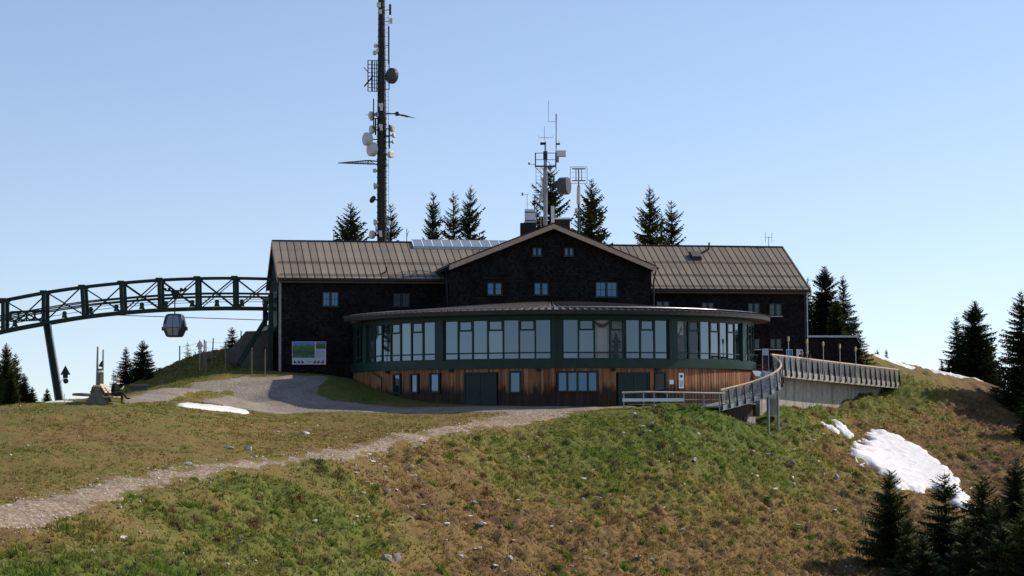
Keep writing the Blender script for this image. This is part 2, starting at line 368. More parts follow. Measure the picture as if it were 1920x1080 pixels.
def hbase(X, Y):
    X = np.asarray(X, float); Y = np.asarray(Y, float); sh = X.shape
    x = np.clip(X.ravel(), -80, 80)/50; y = np.clip(Y.ravel(), 0, 250)/50
    out = Wt[NA_] + Wt[NA_+1]*x + Wt[NA_+2]*y
    for i in range(NA_):
        out = out + Wt[i]*tpsK((x-XY[i, 0])**2+(y-XY[i, 1])**2)
    X1, Y1 = X.ravel(), Y.ravel()
    dd = np.hypot(np.maximum(np.abs(X1)-60, 0), np.maximum(np.maximum(Y1-195, 5-Y1), 0))
    k = np.clip(dd/120, 0, 1); k = k*k*(3-2*k)
    return (out*(1-k) + (-40)*k).reshape(sh)
GA = np.array([(p[0], p[1], p[3], p[4]) for p in pts])
def attrs(X, Y):                  # greenness and roughness by inverse distance
    sw = 0; sg = 0; sr = 0
    for x, y, g, r in GA:
        q = 1/((X-x)**2+(Y-y)**2+1.5)**1.5; sw = sw+q; sg = sg+q*g; sr = sr+q*r
    return sg/sw, sr/sw
_perm = np.random.RandomState(3).rand(512, 512)
def vnoise(x, y):
    xi = np.floor(x).astype(int); yi = np.floor(y).astype(int); fx = x-xi; fy = y-yi
    fx = fx*fx*(3-2*fx); fy = fy*fy*(3-2*fy)
    g = lambda a, b: _perm[a % 512, b % 512]
    return (g(xi, yi)*(1-fx)+g(xi+1, yi)*fx)*(1-fy)+(g(xi, yi+1)*(1-fx)+g(xi+1, yi+1)*fx)*fy - .5
def fbm(x, y, o=4):
    s = 0; a = 1
    for k in range(o):
        s = s+a*vnoise(x*(2**k)+17*k, y*(2**k)+31*k); a *= .5
    return s
def ground_hit(px, py, y0=55, y1=190):
    d = ray(px, py); Y = np.arange(y0, y1, .2); t = Y/d.y
    X = d.x*t; Z = ZC+d.z*t
    below = Z <= hbase(X, Y)
    i = int(np.argmax(below)) if below.any() else int(np.argmin(Z-hbase(X, Y)))
    return Vector((X[i], Y[i], float(hbase(np.array([X[i]]), np.array([Y[i]]))[0])))
def sdist(X, Y, poly):            # signed distance, positive inside
    ins = np.zeros(X.shape, bool); best = np.full(X.shape, 1e9)
    n = len(poly)
    for i in range(n):
        (x0, y0), (x1, y1) = poly[i], poly[(i+1) % n]
        dx, dy = x1-x0, y1-y0; L2 = dx*dx+dy*dy+1e-9
        t = np.clip(((X-x0)*dx+(Y-y0)*dy)/L2, 0, 1)
        best = np.minimum(best, (X-x0-t*dx)**2+(Y-y0-t*dy)**2)
        c = ((y0 > Y) != (y1 > Y)) & (X < (x1-x0)*(Y-y0)/(y1-y0+1e-12)+x0)
        ins ^= c
    d = np.sqrt(best); return np.where(ins, d, -d)
def pixpoly(pp, **k): return [tuple(ground_hit(a, b, **k)[:2]) for a, b in pp]
def strip(pts, wd):               # polygon from centreline
    L_, R2 = [], []
    for i, (x, y) in enumerate(pts):
        a = pts[max(0, i-1)]; b = pts[min(len(pts)-1, i+1)]; dx, dy = b[0]-a[0], b[1]-a[1]; l = math.hypot(dx, dy)+1e-9
        ww = wd[i]/2; L_.append((x-dy/l*ww, y+dx/l*ww)); R2.append((x+dy/l*ww, y-dx/l*ww))
    return L_+R2[::-1]
path_px = [(-60,985),(0,967),(60,957),(130,940),(250,906),(350,888),(450,872),(560,862),(640,851),(690,836),(760,821),(830,808),(900,798),(950,789),(1000,778),(1040,770)]
PATH = strip(pixpoly(path_px), [2.6,2.4,2.1,1.8,1.35,1.2,1.1,1.05,1.2,1.25,1.1,1.05,1.2,2.2,3.0,3])
ROAD2 = pixpoly([(236,747),(262,738),(300,730),(360,719),(420,713),(480,707),(560,705),(622,706),(603,716),(592,730),(600,742),(640,753),(700,760),(760,764)]) + [(2, 134.6), (8.5, 134.4)] + pixpoly([(1150,766),(1060,771),(960,774),(870,773),(700,774),(560,774),(485,772),(455,767),(405,757),(372,752),(425,742),(437,736),(420,733),(335,745),(282,754),(236,756)])
ROAD1 = ROAD2
SNOWS = {
 'strip': (pixpoly([(325,760),(350,758),(390,761),(430,766),(466,773),(464,777),(430,773),(390,769),(345,764)]), .16),
 'main': (pixpoly([(1598,852),(1640,806),(1660,810),(1690,822),(1720,838),(1760,864),(1790,895),(1812,930),(1822,960),(1800,955),(1775,925),(1745,915),(1720,922),(1690,920),(1665,898),(1630,872)]), .35),
 'upper': (pixpoly([(1562,787),(1575,792),(1592,805),(1602,817),(1590,815),(1575,806)]), .15),
 'side': (pixpoly([(1542,793),(1555,797),(1570,805),(1578,816),(1562,806)]), .12),
}
SNOWB = []
def blobpoly(cx, cy, rx, ry, rot):
    return [(cx+math.cos(a)*rx*math.cos(rot)-math.sin(a)*ry*math.sin(rot), cy+math.cos(a)*rx*math.sin(rot)+math.sin(a)*ry*math.cos(rot)) for a in np.linspace(0, 2*math.pi, 20)[:-1]]
for (a_, b_, c_), rx_, ry_, ro_ in (((1668,690,175),2.6,1.2,0), ((1806,706,176),3.2,.8,R_(-8)), ((110,757,114),.9,.8,0)):
    q_ = P(a_, b_, c_); SNOWB.append(blobpoly(q_.x, q_.y, rx_, ry_, ro_))
def seg_mask(X, Y, poly, soft=.6):
    return np.clip(sdist(X, Y, poly)/soft+.5, 0, 1)
def hfull(X, Y):
    z = hbase(X, Y); g, r = attrs(X, Y)
    near = (np.abs(X) < 60) & (Y > 40) & (Y < 200)
    flat = np.zeros(X.shape)
    for p_ in (PATH, ROAD2): flat = np.maximum(flat, seg_mask(X, Y, p_, 1.0))
    for p_ in [SNOWS[k][0] for k in SNOWS]+SNOWB: flat = np.maximum(flat, .85*seg_mask(X, Y, p_, 1.2))
    bl = np.hypot(X-O.x, Y-O.y); flat = np.maximum(flat, np.clip((17.3-bl)/1.0, 0, 1))
    wx = X+.9*fbm(X*.35, Y*.35, 2); wy = Y+.9*fbm(X*.35+9, Y*.35, 2)
    rough = np.clip(r, 0, 1)*(1-flat)
    al, ac = wx*.5-wy*.866, wx*.866+wy*.5                                # down the fall line, across it
    tuss = fbm(al*.75, ac*1.5, 3); tuss = np.abs(tuss)*2-.45             # hummocks
    lumps = fbm(X*.28+5, Y*.28, 3)
    terr = np.sin((z*6.0)+4*fbm(X*.2, Y*.2, 3))*.06                       # little cattle terraces
    fine = fbm(X*3.1, Y*3.1, 2)
    t2 = np.abs(fbm(al*1.7+7, ac*3.0, 2))*2-.4
    n = rough*(tuss*.32 + t2*.24 + lumps*.50 + terr + fine*.10) + (1-flat)*(fbm(X*.9, Y*.9, 3)*.07 + fine*.03) + flat*fine*.02
    return z + np.where(near, n, 0), g, r, flat
# rectilinear grid, fine where the photograph looks
def lines(a, b, st, far_lo, far_hi, gr=1.28):
    mid = list(np.arange(a, b, st)); lo = []; x = a; s = st
    while x > far_lo: s *= gr; x -= s; lo.append(x)
    hi = []; x = mid[-1]; s = st
    while x < far_hi: s *= gr; x += s; hi.append(x)
    return np.array(lo[::-1]+mid+hi)
gx = lines(-31, 41, .19, -4000, 4000); gy = lines(60, 165, .19, -4000, 6000)
GX, GY = np.meshgrid(gx, gy)
GZ, GG, GR, GF = hfull(GX, GY)
def gridmesh(name, X, Y, Z, keep=None, attr=None, m=None, smooth=True):
    ny, nx = X.shape
    idx = np.arange(nx*ny).reshape(ny, nx)
    q = np.stack([idx[:-1, :-1], idx[:-1, 1:], idx[1:, 1:], idx[1:, :-1]], -1).reshape(-1, 4)
    co = np.stack([X, Y, Z], -1).reshape(-1, 3)
    if keep is not None:
        kq = keep.ravel()[q].any(1); q = q[kq]
        used, inv = np.unique(q, return_inverse=True); co = co[used]; q = inv.reshape(-1, 4)
        if attr: attr = {k: a.ravel()[used] for k, a in attr.items()}
    elif attr: attr = {k: a.ravel() for k, a in attr.items()}
    me = bpy.data.meshes.new(name)
    me.vertices.add(len(co)); me.vertices.foreach_set('co', co.ravel())
    me.loops.add(len(q)*4); me.loops.foreach_set('vertex_index', q.ravel().astype(np.int32))
    me.polygons.add(len(q)); me.polygons.foreach_set('loop_start', np.arange(0, len(q)*4, 4, dtype=np.int32))
    me.update(); me.validate()
    if attr:
        for k, a in attr.items():
            at = me.attributes.new(k, 'FLOAT', 'POINT'); at.data.foreach_set('value', a.astype(np.float32))
    if m: me.materials.append(m)
    if smooth: me.shade_smooth()
    return me
def ground_mat(name, blade=False):
    m, t, b = newmat(name); L = t.links.new
    geo = N(t, 'ShaderNodeNewGeometry')
    n1 = N(t, 'ShaderNodeTexNoise', Scale=.5, Detail=8, Roughness=.7); L(geo.outputs['Position'], n1.inputs['Vector'])
    n2 = N(t, 'ShaderNodeTexNoise', Scale=2.6, Detail=6, Roughness=.7); L(geo.outputs['Position'], n2.inputs['Vector'])
    n3 = N(t, 'ShaderNodeTexNoise', Scale=11, Detail=4); L(geo.outputs['Position'], n3.inputs['Vector'])
    at = N(t, 'ShaderNodeAttribute', attribute_name='green')
    a1 = N(t, 'ShaderNodeMath', operation='MULTIPLY_ADD'); L(n1.outputs[0], a1.inputs[0]); a1.inputs[1].default_value = 1.1; L(at.outputs['Fac'], a1.inputs[2])
    a2 = N(t, 'ShaderNodeMath', operation='MULTIPLY_ADD'); L(n2.outputs[0], a2.inputs[0]); a2.inputs[1].default_value = .9; L(a1.outputs[0], a2.inputs[2])
    mr = N(t, 'ShaderNodeMapRange'); mr.inputs[1].default_value = 1.0; mr.inputs[2].default_value = 1.95; L(a2.outputs[0], mr.inputs[0])
    if blade: st = [(0, (.190, .120, .055)), (.3, (.270, .192, .062)), (.55, (.205, .192, .044)), (1, (.135, .195, .030))]
    else: st = [(0, (.105, .060, .031)), (.3, (.195, .124, .045)), (.55, (.150, .130, .034)), (1, (.080, .110, .019))]
    c = ramp(t, mr.outputs[0], st)
    d = ramp(t, n3.outputs[0], [(.3, (.72, .72, .72)), (.7, (1.22, 1.2, 1.15))])
    cc = mixc(t, 1.0, c, d, 'MULTIPLY'); L(cc, b.inputs['Base Color']); b.inputs['Roughness'].default_value = .9; b.inputs['Specular IOR Level'].default_value = .15
    if blade:
        tl = N(t, 'ShaderNodeBsdfTranslucent'); L(cc, tl.inputs[0]); mx = N(t, 'ShaderNodeMixShader'); mx.inputs[0].default_value = .5
        L(b.outputs[0], mx.inputs[1]); L(tl.outputs[0], mx.inputs[2]); L(mx.outputs[0], t.nodes['Material Output'].inputs[0])
    if not blade:
        bp = N(t, 'ShaderNodeBump', Strength=.5, Distance=.08); L(n3.outputs[0], bp.inputs['Height']); L(bp.outputs[0], b.inputs['Normal'])
    return m
M['ground'] = ground_mat('alpine_turf'); M['blade'] = ground_mat('grass_blades', True)
structure(link('ground', gridmesh('ground', GX, GY, GZ, None, {'green': GG}, M['ground'])))

def gravel_mat(name, base, peb, fine=14):
    m, t, b = newmat(name); L = t.links.new
    geo = N(t, 'ShaderNodeNewGeometry')
    vo = N(t, 'ShaderNodeTexVoronoi', Scale=fine); L(geo.outputs['Position'], vo.inputs['Vector'])
    n1 = N(t, 'ShaderNodeTexNoise', Scale=.6, Detail=7); L(geo.outputs['Position'], n1.inputs['Vector'])
    sx = N(t, 'ShaderNodeSeparateColor'); L(vo.outputs['Color'], sx.inputs[0])
    c = ramp(t, sx.outputs[0], [(0, base), (.75, tuple((a+b_)/2 for a, b_ in zip(base, peb))), (1, peb)])
    d = ramp(t, n1.outputs[0], [(.3, (.78, .75, .72)), (.7, (1.15, 1.13, 1.1))])
    L(mixc(t, 1.0, c, d, 'MULTIPLY'), b.inputs['Base Color']); b.inputs['Roughness'].default_value = .95; b.inputs['Specular IOR Level'].default_value = .2
    bp = N(t, 'ShaderNodeBump', Strength=.6, Distance=.05); L(vo.outputs['Distance'], bp.inputs['Height']); L(bp.outputs[0], b.inputs['Normal'])
    return m
M['gravel'] = gravel_mat('grey_gravel', (.20, .165, .135), (.37, .315, .265))
M['pathm'] = gravel_mat('stony_path', (.185, .128, .082), (.40, .335, .26), 8)
def snow_mat():
    m, t, b = newmat('old_snow'); L = t.links.new
    geo = N(t, 'ShaderNodeNewGeometry'); n1 = N(t, 'ShaderNodeTexNoise', Scale=1.3, Detail=7, Roughness=.7); L(geo.outputs['Position'], n1.inputs['Vector'])
    c = ramp(t, n1.outputs[0], [(.28, (.50, .43, .37)), (.48, (.70, .67, .65)), (.7, (.78, .77, .77))])
    L(c, b.inputs['Base Color']); b.inputs['Roughness'].default_value = .7
    n2 = N(t, 'ShaderNodeTexNoise', Scale=3.5, Detail=5); L(geo.outputs['Position'], n2.inputs['Vector'])
    bp = N(t, 'ShaderNodeBump', Strength=.35, Distance=.12); L(n2.outputs[0], bp.inputs['Height']); L(bp.outputs[0], b.inputs['Normal']); return m
M['snow'] = snow_mat()
def sheet(name, polys, m, res, thick, edge, ragged):
    xs = [p[0] for q in polys for p in q]; ys = [p[1] for q in polys for p in q]
    X, Y = np.meshgrid(np.arange(min(xs)-1.5, max(xs)+1.5, res), np.arange(min(ys)-1.5, max(ys)+1.5, res))
    sd = np.full(X.shape, -1e9)
    for q in polys: sd = np.maximum(sd, sdist(X, Y, q))
    sd = sd + ragged*2.2*fbm(X*1.1+3, Y*1.1, 4)
    z = hfull(X, Y)[0]
    k = np.clip(sd/edge, -1, 1)
    off = np.where(k > 0, thick*(1-(1-k)**2), thick*k*2.5)
    return gridmesh(name, X, Y, z+off, sd > -edge*.6, None, m)
structure(link('gravel_road', sheet('gravel_road', [ROAD2], M['gravel'], .22, .05, .5, .28)))
structure(link('footpath', sheet('footpath', [PATH], M['pathm'], .15, .035, .7, .5)))
tag(link('snow_patch', sheet('snow_patch', [SNOWS['strip'][0]], M['snow'], .12, .16, .35, .12)), 'long narrow strip of snow beside the gravel road bend', 'snow')
tag(link('snow_patch', sheet('snow_patch', [SNOWS['main'][0]], M['snow'], .16, .30, .8, .55)), 'large white snow field lying in the gully beside young spruces', 'snow')
tag(link('snow_patch', sheet('snow_patch', [SNOWS['upper'][0]], M['snow'], .12, .16, .3, .25)), 'small snow remnant above the big snow field, the longer of a close pair', 'snow')
tag(link('snow_patch', sheet('snow_patch', [SNOWS['side'][0]], M['snow'], .12, .14, .3, .25)), 'thin broken snow remnant above the big snow field, the narrower of a close pair', 'snow')
for q_, lb_, th_ in zip(SNOWB, ('snow bank on the crest behind the far end of the terrace', 'snow streak on the brown crest below the two tall spruces', 'snow remnant at the meadow edge beside the wooden bench'), (.16, .14, .12)):
    tag(link('snow_patch', sheet('snow_patch', [q_], M['snow'], .2, th_, .9, .3)), lb_, 'snow')

# ------------------------------------------------------------------ round restaurant
RP = 15.56; YF = 151-RP
zf = lambda py: P(1036, py, YF).z
Z_WOOD, Z_SILL, Z_TR, Z_SASH, Z_TOP, Z_SOF, Z_EAVE = zf(690), zf(674), zf(661), zf(618), zf(598), zf(589), zf(582)
def phi_of(px, py=700, R=RP):
    d = ray(px, py); dx, dy = d.x, d.y; ox, oy = -O.x, -O.y
    a = dx*dx+dy*dy; b = 2*(ox*dx+oy*dy); c = ox*ox+oy*oy-R*R; q = b*b-4*a*c
    t = (-b-math.sqrt(max(q, 0)))/(2*a); x, y = ox+dx*t, oy+dy*t
    return math.atan2(x, -y)
def zc_of(px, py, R=RP):
    f = phi_of(px, py, R); p = Vector((O.x+R*math.sin(f), O.y-R*math.cos(f), 0)); d = ray(px, py)
    return ZC + d.z*(p.y/d.y)
nphi = lambda f: Vector((math.sin(f), -math.cos(f), 0)); tphi = lambda f: Vector((math.cos(f), math.sin(f), 0))
PMIN, PMAX = R_(-80), R_(103); RMIN = R_(-69)
pav = thing('round_restaurant', 'round restaurant pavilion with green window band over a brown timber base', 'building', (O.x, O.y, 0))
def ring(r0, r1, z0, z1, f0, f1, step=R_(2.5), za=None, zb=None):
    mb = MB(); n = max(1, int(round((f1-f0)/step)))
    za = z0 if za is None else za; zb = z1 if zb is None else zb       # inner bottom / inner top
    vs = []
    for i in range(n+1):
        d = nphi(f0+(f1-f0)*i/n)
        vs += [d*r1+Vector((0,0,z0)), d*r1+Vector((0,0,z1)), d*r0+Vector((0,0,zb)), d*r0+Vector((0,0,za))]
    fs = []
    for i in range(n):
        for k in range(4): fs.append((4*i+k, 4*i+(k+1) % 4, 4*i+4+(k+1) % 4, 4*i+4+k))
    fs += [(0,1,2,3), (4*n+3,4*n+2,4*n+1,4*n)]
    return mb.add(vs, fs)
ring(RP-.45, RP-.12, -4.5, Z_WOOD, PMIN, PMAX).build('base_wall', M['black'], pav)
ring(2.0, RP+.14, Z_WOOD, Z_SILL, PMIN, PMAX).build('floor_band', M['green'], pav)
ring(RP-.30, RP+.05, Z_TOP, Z_SOF+.1, PMIN, PMAX).build('header_band', M['green'], pav)
RE = RP+1.15
ring(3.0, RE, Z_SOF, Z_SOF+.06, RMIN, PMAX+R_(2)).build('soffit', M['soffit'], pav)
ring(RE, RE+.10, Z_SOF-.04, Z_EAVE, RMIN, PMAX+R_(2)).build('gutter', M['dark'], pav)
ring(3.0, RP+.12, Z_SOF, Z_SOF+.12, PMIN, RMIN).build('side_canopy', M['soffit'], pav)
for zz0, zz1, nm_, mm_ in ((-1.5, Z_WOOD, 'end_wall', 'board'), (Z_WOOD, Z_SILL, 'end_band', 'green'), (Z_TOP, Z_SOF+.1, 'end_header', 'green')):
    MB().obox(nphi(PMIN)*(RP-3.6)+Vector((0,0,(zz0+zz1)/2)), nphi(PMIN)*3.45, tphi(PMIN)*.08, Vector((0,0,(zz1-zz0)/2))).build(nm_, M[mm_], pav)
MB().obox(nphi(PMIN)*(RP-3.6)+Vector((0,0,(Z_SILL+Z_TOP)/2)), nphi(PMIN)*3.4, tphi(PMIN)*.012, Vector((0,0,(Z_TOP-Z_SILL)/2))).build('end_pane', M['clearglass'], pav)
# base wall boards
def opening(px0, px1, y0, y1):
    return (phi_of(px0), phi_of(px1), zc_of((px0+px1)/2, y1), zc_of((px0+px1)/2, y0))
OPEN = {'w1': opening(738,752,702,737), 'w2': opening(770,785,702,736), 'w3': opening(806,825,701,736), 'd1': opening(871,930,700,764),
        'w4': opening(955,977,697.5,736), 'w5': opening(1044.5,1121,697.5,734), 'd2': opening(1160,1215,700,766), 'd3': opening(1229,1248,699.5,766)}
bm1 = MB().box(-.125, .125, -.03, .03, 0, 1).mesh('board', M['board']); bm2 = MB().box(-.06, .06, -.05, .03, 0, 1).mesh('batten', M['board'])
step = R_(1.12); f = PMIN+step/2; k = 0
while f < PMAX:
    for mesh_, df, nm in ((bm1, 0, 'board'), (bm2, step/2, 'batten')):
        ff = f+df; d = nphi(ff); bx, by = O.x+d.x*RP, O.y+d.y*RP
        zb = float(hbase(np.array([bx]), np.array([by]))[0])-.5
        segs = [(zb, Z_WOOD-.005)]
        for (a, b, z0, z1) in OPEN.values():
            if a-step*.35 < ff < b+step*.35:
                segs = [(zb, z0-.07), (z1+.07, Z_WOOD-.005)]
        for s0, s1 in segs:
            if s1-s0 > .08: link(nm, mesh_, pav, d*(RP-.07), ff, (1, 1, s1-s0)).location.z = s0
    f += step
def pframe(fc): return nphi(fc), tphi(fc)
def pav_window(key, ncol, mat_=None):
    a, b, z0, z1 = OPEN[key]; fc = (a+b)/2; n, t = pframe(fc); w_ = 2*RP*math.sin((b-a)/2); c = n*(RP*math.cos((b-a)/2)); zm = (z0+z1)/2; up = Vector((0,0,1))
    fr = MB()
    for s in (-1, 1):
        fr.obox(c+t*(s*(w_/2-.05))+up*zm+n*.02, t*.06, n*.09, up*((z1-z0)/2))
        fr.obox(c+up*(zm+s*((z1-z0)/2+.0))+n*.02, t*(w_/2+.02), n*.085, up*.06)
    for i in range(1, ncol): fr.obox(c+t*(-w_/2+w_*i/ncol)+up*zm+n*.02, t*.07, n*.08, up*((z1-z0)/2))
    wo = fr.build('window', M['door'], pav)
    for i in range(ncol):
        x = -w_/2+w_*(i+.5)/ncol
        MB().obox(c+t*x+up*zm+n*.0, t*(w_/ncol/2-.06), n*.015, up*((z1-z0)/2-.05)).build('pane', mat_ or M['pane'], wo)
for k_, n_c in (('w1',1), ('w2',1), ('w3',1), ('w4',1), ('w5',4)): pav_window(k_, n_c)
def pav_door(key):
    a, b, z0, z1 = OPEN[key]; fc = (a+b)/2; n, t = pframe(fc); w_ = 2*RP*math.sin((b-a)/2); c = n*(RP*math.cos((b-a)/2)); up = Vector((0,0,1)); z0 -= .15
    zm = (z0+z1)/2; fr = MB()
    for s in (-1, 1): fr.obox(c+t*(s*(w_/2))+up*zm, t*.05, n*.06, up*((z1-z0)/2))
    fr.obox(c+up*z1, t*(w_/2+.05), n*.065, up*.05)
    d_ = fr.build('double_door', M['door'], pav)
    for s in (-1, 1):
        MB().obox(c+t*(s*w_/4)+up*zm-n*.02, t*(w_/4-.012), n*.03, up*((z1-z0)/2-.02)).build('door_leaf', M['door'], d_)
        MB().obox(c+t*(s*.12)+up*(z0+1.05)+n*.03, t*.015, n*.03, up*.09).build('handle', M['dark'], d_)
pav_door('d1'); pav_door('d2')
a, b, z0, z1 = OPEN['d3']; fc = (a+b)/2; n, t = pframe(fc); w_ = 2*RP*math.sin((b-a)/2); c = n*RP; up = Vector((0,0,1)); zm = (z0+z1)/2
ed = MB()
for s in (-1, 1): ed.obox(c+t*(s*w_/2)+up*zm-n*.03, t*.05, n*.06, up*((z1-z0)/2))
ed = ed.obox(c+up*z1-n*.03, t*(w_/2+.05), n*.065, up*.05).build('entrance_door', M['door'], pav)
MB().obox(c+up*zm-n*.06, t*(w_/2-.05), n*.015, up*((z1-z0)/2-.06)).build('pane', M['pane_dark'], ed)
MB().obox(c+t*(w_/2-.12)+up*(zm-.1), t*.015, n*.03, up*.12).build('handle', M['grey'], ed)
for px in (728, 847, 1010.5, 1149, 1230.5):
    fc = phi_of(px); n, t = pframe(fc)
    MB().obox(n*(RP+.06)+up*(Z_WOOD-.12), t*.15, n*.10, up*.10).build('wall_lamp', M['black'], pav)
# glazed bays
bay_cols = 7; PILH = R_(1.38)
panes = {}
for kb in range(-3, 4):
    fa, fb = R_(32*kb)+PILH, R_(32*(kb+1))-PILH; cw = (fb-fa)/bay_cols
    cols = [i for i in range(bay_cols) if PMIN < fa+cw*(i+.5) < PMAX-.01]
    if not cols: continue
    wb = MB(); ml = []; pn = []
    for i in cols:
        f0, f1 = fa+cw*i, fa+cw*(i+1); fc = (f0+f1)/2; n, t = pframe(fc); hw = RP*math.sin(cw/2); c = n*(RP*math.cos(cw/2)-.06)
        wb.obox(c+up*(Z_SILL+.04), t*hw, n*.07, up*.05); wb.obox(c+up*(Z_TOP-.03), t*hw, n*.07, up*.05)
        wb.obox(c+up*Z_TR, t*hw, n*.05, up*.048)
        sash = i % 2 == 1
        if sash:
            wb.obox(c+up*Z_SASH, t*hw, n*.06, up*.06)
            for s in (-1, 1): wb.obox(c+t*(s*(hw-.09))+up*((Z_SASH+Z_TOP)/2)+n*.02, t*.05, n*.05, up*((Z_TOP-Z_SASH)/2-.05))
            wb.obox(c+up*(Z_TOP-.11)+n*.02, t*(hw-.04), n*.05, up*.04)
        if i != cols[0]: ml.append((nphi(f0)*(RP-.05), f0))
        zz = [(Z_SILL+.09, Z_TR-.032)] + ([(Z_TR+.032, Z_SASH-.06), (Z_SASH+.06, Z_TOP-.15)] if sash else [(Z_TR+.032, Z_TOP-.08)])
        for j, (za, zb) in enumerate(zz):
            hw2 = hw-.045 - (.10 if j == 2 else 0)
            pn.append((c+up*((za+zb)/2), t*hw2, n*.012, up*((zb-za)/2), (kb, i) in ((0,2),(0,3),(1,0),(1,1),(-3,5),(-3,6),(2,5),(2,6),(3,0))))
        panes[(kb, i)] = (c, t, n, hw)
    for ff in (fa+cw*cols[0]+.003, fa+cw*(cols[-1]+1)-.003): wb.obox(nphi(ff)*(RP-.07)+up*((Z_SILL+Z_TOP)/2), tphi(ff)*.05, nphi(ff)*.06, up*((Z_TOP-Z_SILL)/2))
    wo = wb.build('window_band', M['green'], pav)
    for p_, f_ in ml:
        MB().obox(p_+up*((Z_SILL+Z_TOP)/2), tphi(f_)*.06, nphi(f_)*.075, up*((Z_TOP-Z_SILL)/2-.01)).build('mullion', M['green'], wo)
    for p_ in pn:
        j1, j2 = random.gauss(0, .0035), random.gauss(0, .0035)       # panes never hang perfectly parallel
        n_t = (p_[2].normalized()+p_[1].normalized()*j1+up*j2).normalized(); t_t = up.cross(n_t).normalized()*p_[1].length; u_t = n_t.cross(t_t.normalized())*p_[3].length
        MB().obox(p_[0], t_t, n_t*.012, u_t).build('pane', M['clearglass' if p_[4] else 'glass'], wo)
for kb in range(-2, 4):
    fc = R_(32*kb); n, t = pframe(fc)
    MB().obox(n*(RP-.02)+up*((Z_SILL+Z_TOP)/2), t*.36, n*.17, up*((Z_TOP-Z_SILL)/2+.02)).build('pillar', M['green'], pav)
# outer ledge rail on the sunny side
for zz in (Z_SILL+.55,):
    MB().path([nphi(R_(a))*(RP+.30)+up*zz for a in range(66, 104, 3)], .025, 6).build('ledge_rail', M['green'], pav)
for a in range(66, 103, 6):
    MB().tube(nphi(R_(a))*(RP+.1)+up*(Z_SILL-.02), nphi(R_(a))*(RP+.30)+up*(Z_SILL+.55), .02, n=6).build('rail_post', M['green'], pav)
# radial sheet-metal roof
SL = .092
def rin(f):
    a = f-BETA
    return (4/math.cos(a) if abs(math.tan(a)) < 1.88 and math.cos(a) > .2 else 7.6/max(abs(math.sin(a)), .5))-.2
rf = ring(2.0, RE, Z_EAVE-.10, Z_EAVE-.03, RMIN, PMAX+R_(2), za=Z_EAVE-.10+SL*(RE-2), zb=Z_EAVE-.03+SL*(RE-2)).build('roof', M['seam'], pav)
st = R_(1.75); f = RMIN
while f < PMAX+R_(2)-st*.5:
    r0 = max(rin(f+st/2), 1); q = []
    for (ff, r) in ((f+.0012, RE+.12), (f+st-.0012, RE+.12), (f+st-.0012, r0), (f+.0012, r0)):
        q.append(nphi(ff)*r+up*(Z_EAVE+SL*(RE-r)))
    MB().prism(q, (0,0,.025)).build('roof_panel', M['roof'], rf)
    MB().bar(nphi(f)*(RE+.14)+up*(Z_EAVE+.045-SL*.1), nphi(f)*r0+up*(Z_EAVE+.045+SL*(RE-r0)), .06, .20).build('roof_seam', M['seam'], rf)
    f += st
for rr in (RE-.35, RE-1.2):
    MB().path([nphi(RMIN+R_(a))*rr+up*(Z_EAVE+SL*(RE-rr)+.16) for a in np.arange(0, 170, 3.0)], .022, 5).build('snow_guard', M['zinc'], rf)
MB().tube(nphi(R_(.2))*(RP+.30)+up*-.4, nphi(R_(.2))*(RP+.30)+up*(Z_SOF-.3), .055).tube(nphi(R_(.2))*(RP+.30)+up*(Z_SOF-.3), nphi(R_(.2))*RE+up*(Z_SOF+.02), .055).build('downpipe', M['dark'], pav)
fa = phi_of(702)
MB().path([nphi(fa)*(RP+.2)+up*Z_WOOD, nphi(fa+R_(1))*(RP+.25)+up*(Z_WOOD-.15), nphi(fa+R_(5))*(RP+.2)+up*(Z_WOOD-.55), nphi(fa+R_(5.4))*(RP+.2)+up*(-.2)], .05).build('downpipe', M['dark'], pav)
# things behind the panes
def behind(key, frac=.14):
    c_, t_, n_, hw_ = panes[key]; return Vector((O.x, O.y, 0))+c_-n_*frac, t_, n_, hw_
c_, t_, n_, hw_ = behind((0, 2)); mb = MB();  # pale cloth and dark curve, added to imitate a bright reflection in this pane
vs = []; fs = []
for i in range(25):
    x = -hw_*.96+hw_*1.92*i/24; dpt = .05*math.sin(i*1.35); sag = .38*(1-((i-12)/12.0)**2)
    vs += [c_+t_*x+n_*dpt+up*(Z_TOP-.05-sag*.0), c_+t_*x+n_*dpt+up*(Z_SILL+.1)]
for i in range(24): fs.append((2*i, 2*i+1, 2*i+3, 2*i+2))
tag(mb.add(vs, fs).build('added_cloth', M['added_cloth']), 'pale cloth added full height behind one restaurant pane to imitate a bright reflection', 'added_cloth')
sw = MB(); vs = []; fs = []
for i in range(17):
    k_ = (i-8)/8; x = hw_*.95*k_; zt = Z_TOP-.12; zb = Z_TOP-.28-.34*(1-k_*k_)
    vs += [c_+t_*x+n_*.13+up*(zt-.22*(1-k_*k_)), c_+t_*x+n_*.14+up*zb]
for i in range(16): fs.append((2*i, 2*i+1, 2*i+3, 2*i+2))
tag(sw.add(vs, fs).build('reflection_curve', M['interior']), 'dark brown curved strip added across the top of the pale cloth to shape the imitated reflection', 'added_cloth')
c_, t_, n_, hw_ = behind((0, 3), .7)  # panel and plant added to imitate snow and trees reflected in this pane
mb = MB().obox(c_+up*((Z_SILL+Z_TOP)/2), t_*hw_, n_*.01, up*((Z_TOP-Z_SILL)/2-.1)); tag(mb.build('reflection_panel', M['added_cloth']), 'pale panel added as the bright part of an imitated reflection behind dark leaves', 'added_panel')
c_, t_, n_, hw_ = behind((0, 3), .35)
pl = thing('added_plant', 'dark leafy plant added behind a restaurant pane to imitate reflected trees', 'plant', c_+up*(Z_SILL))
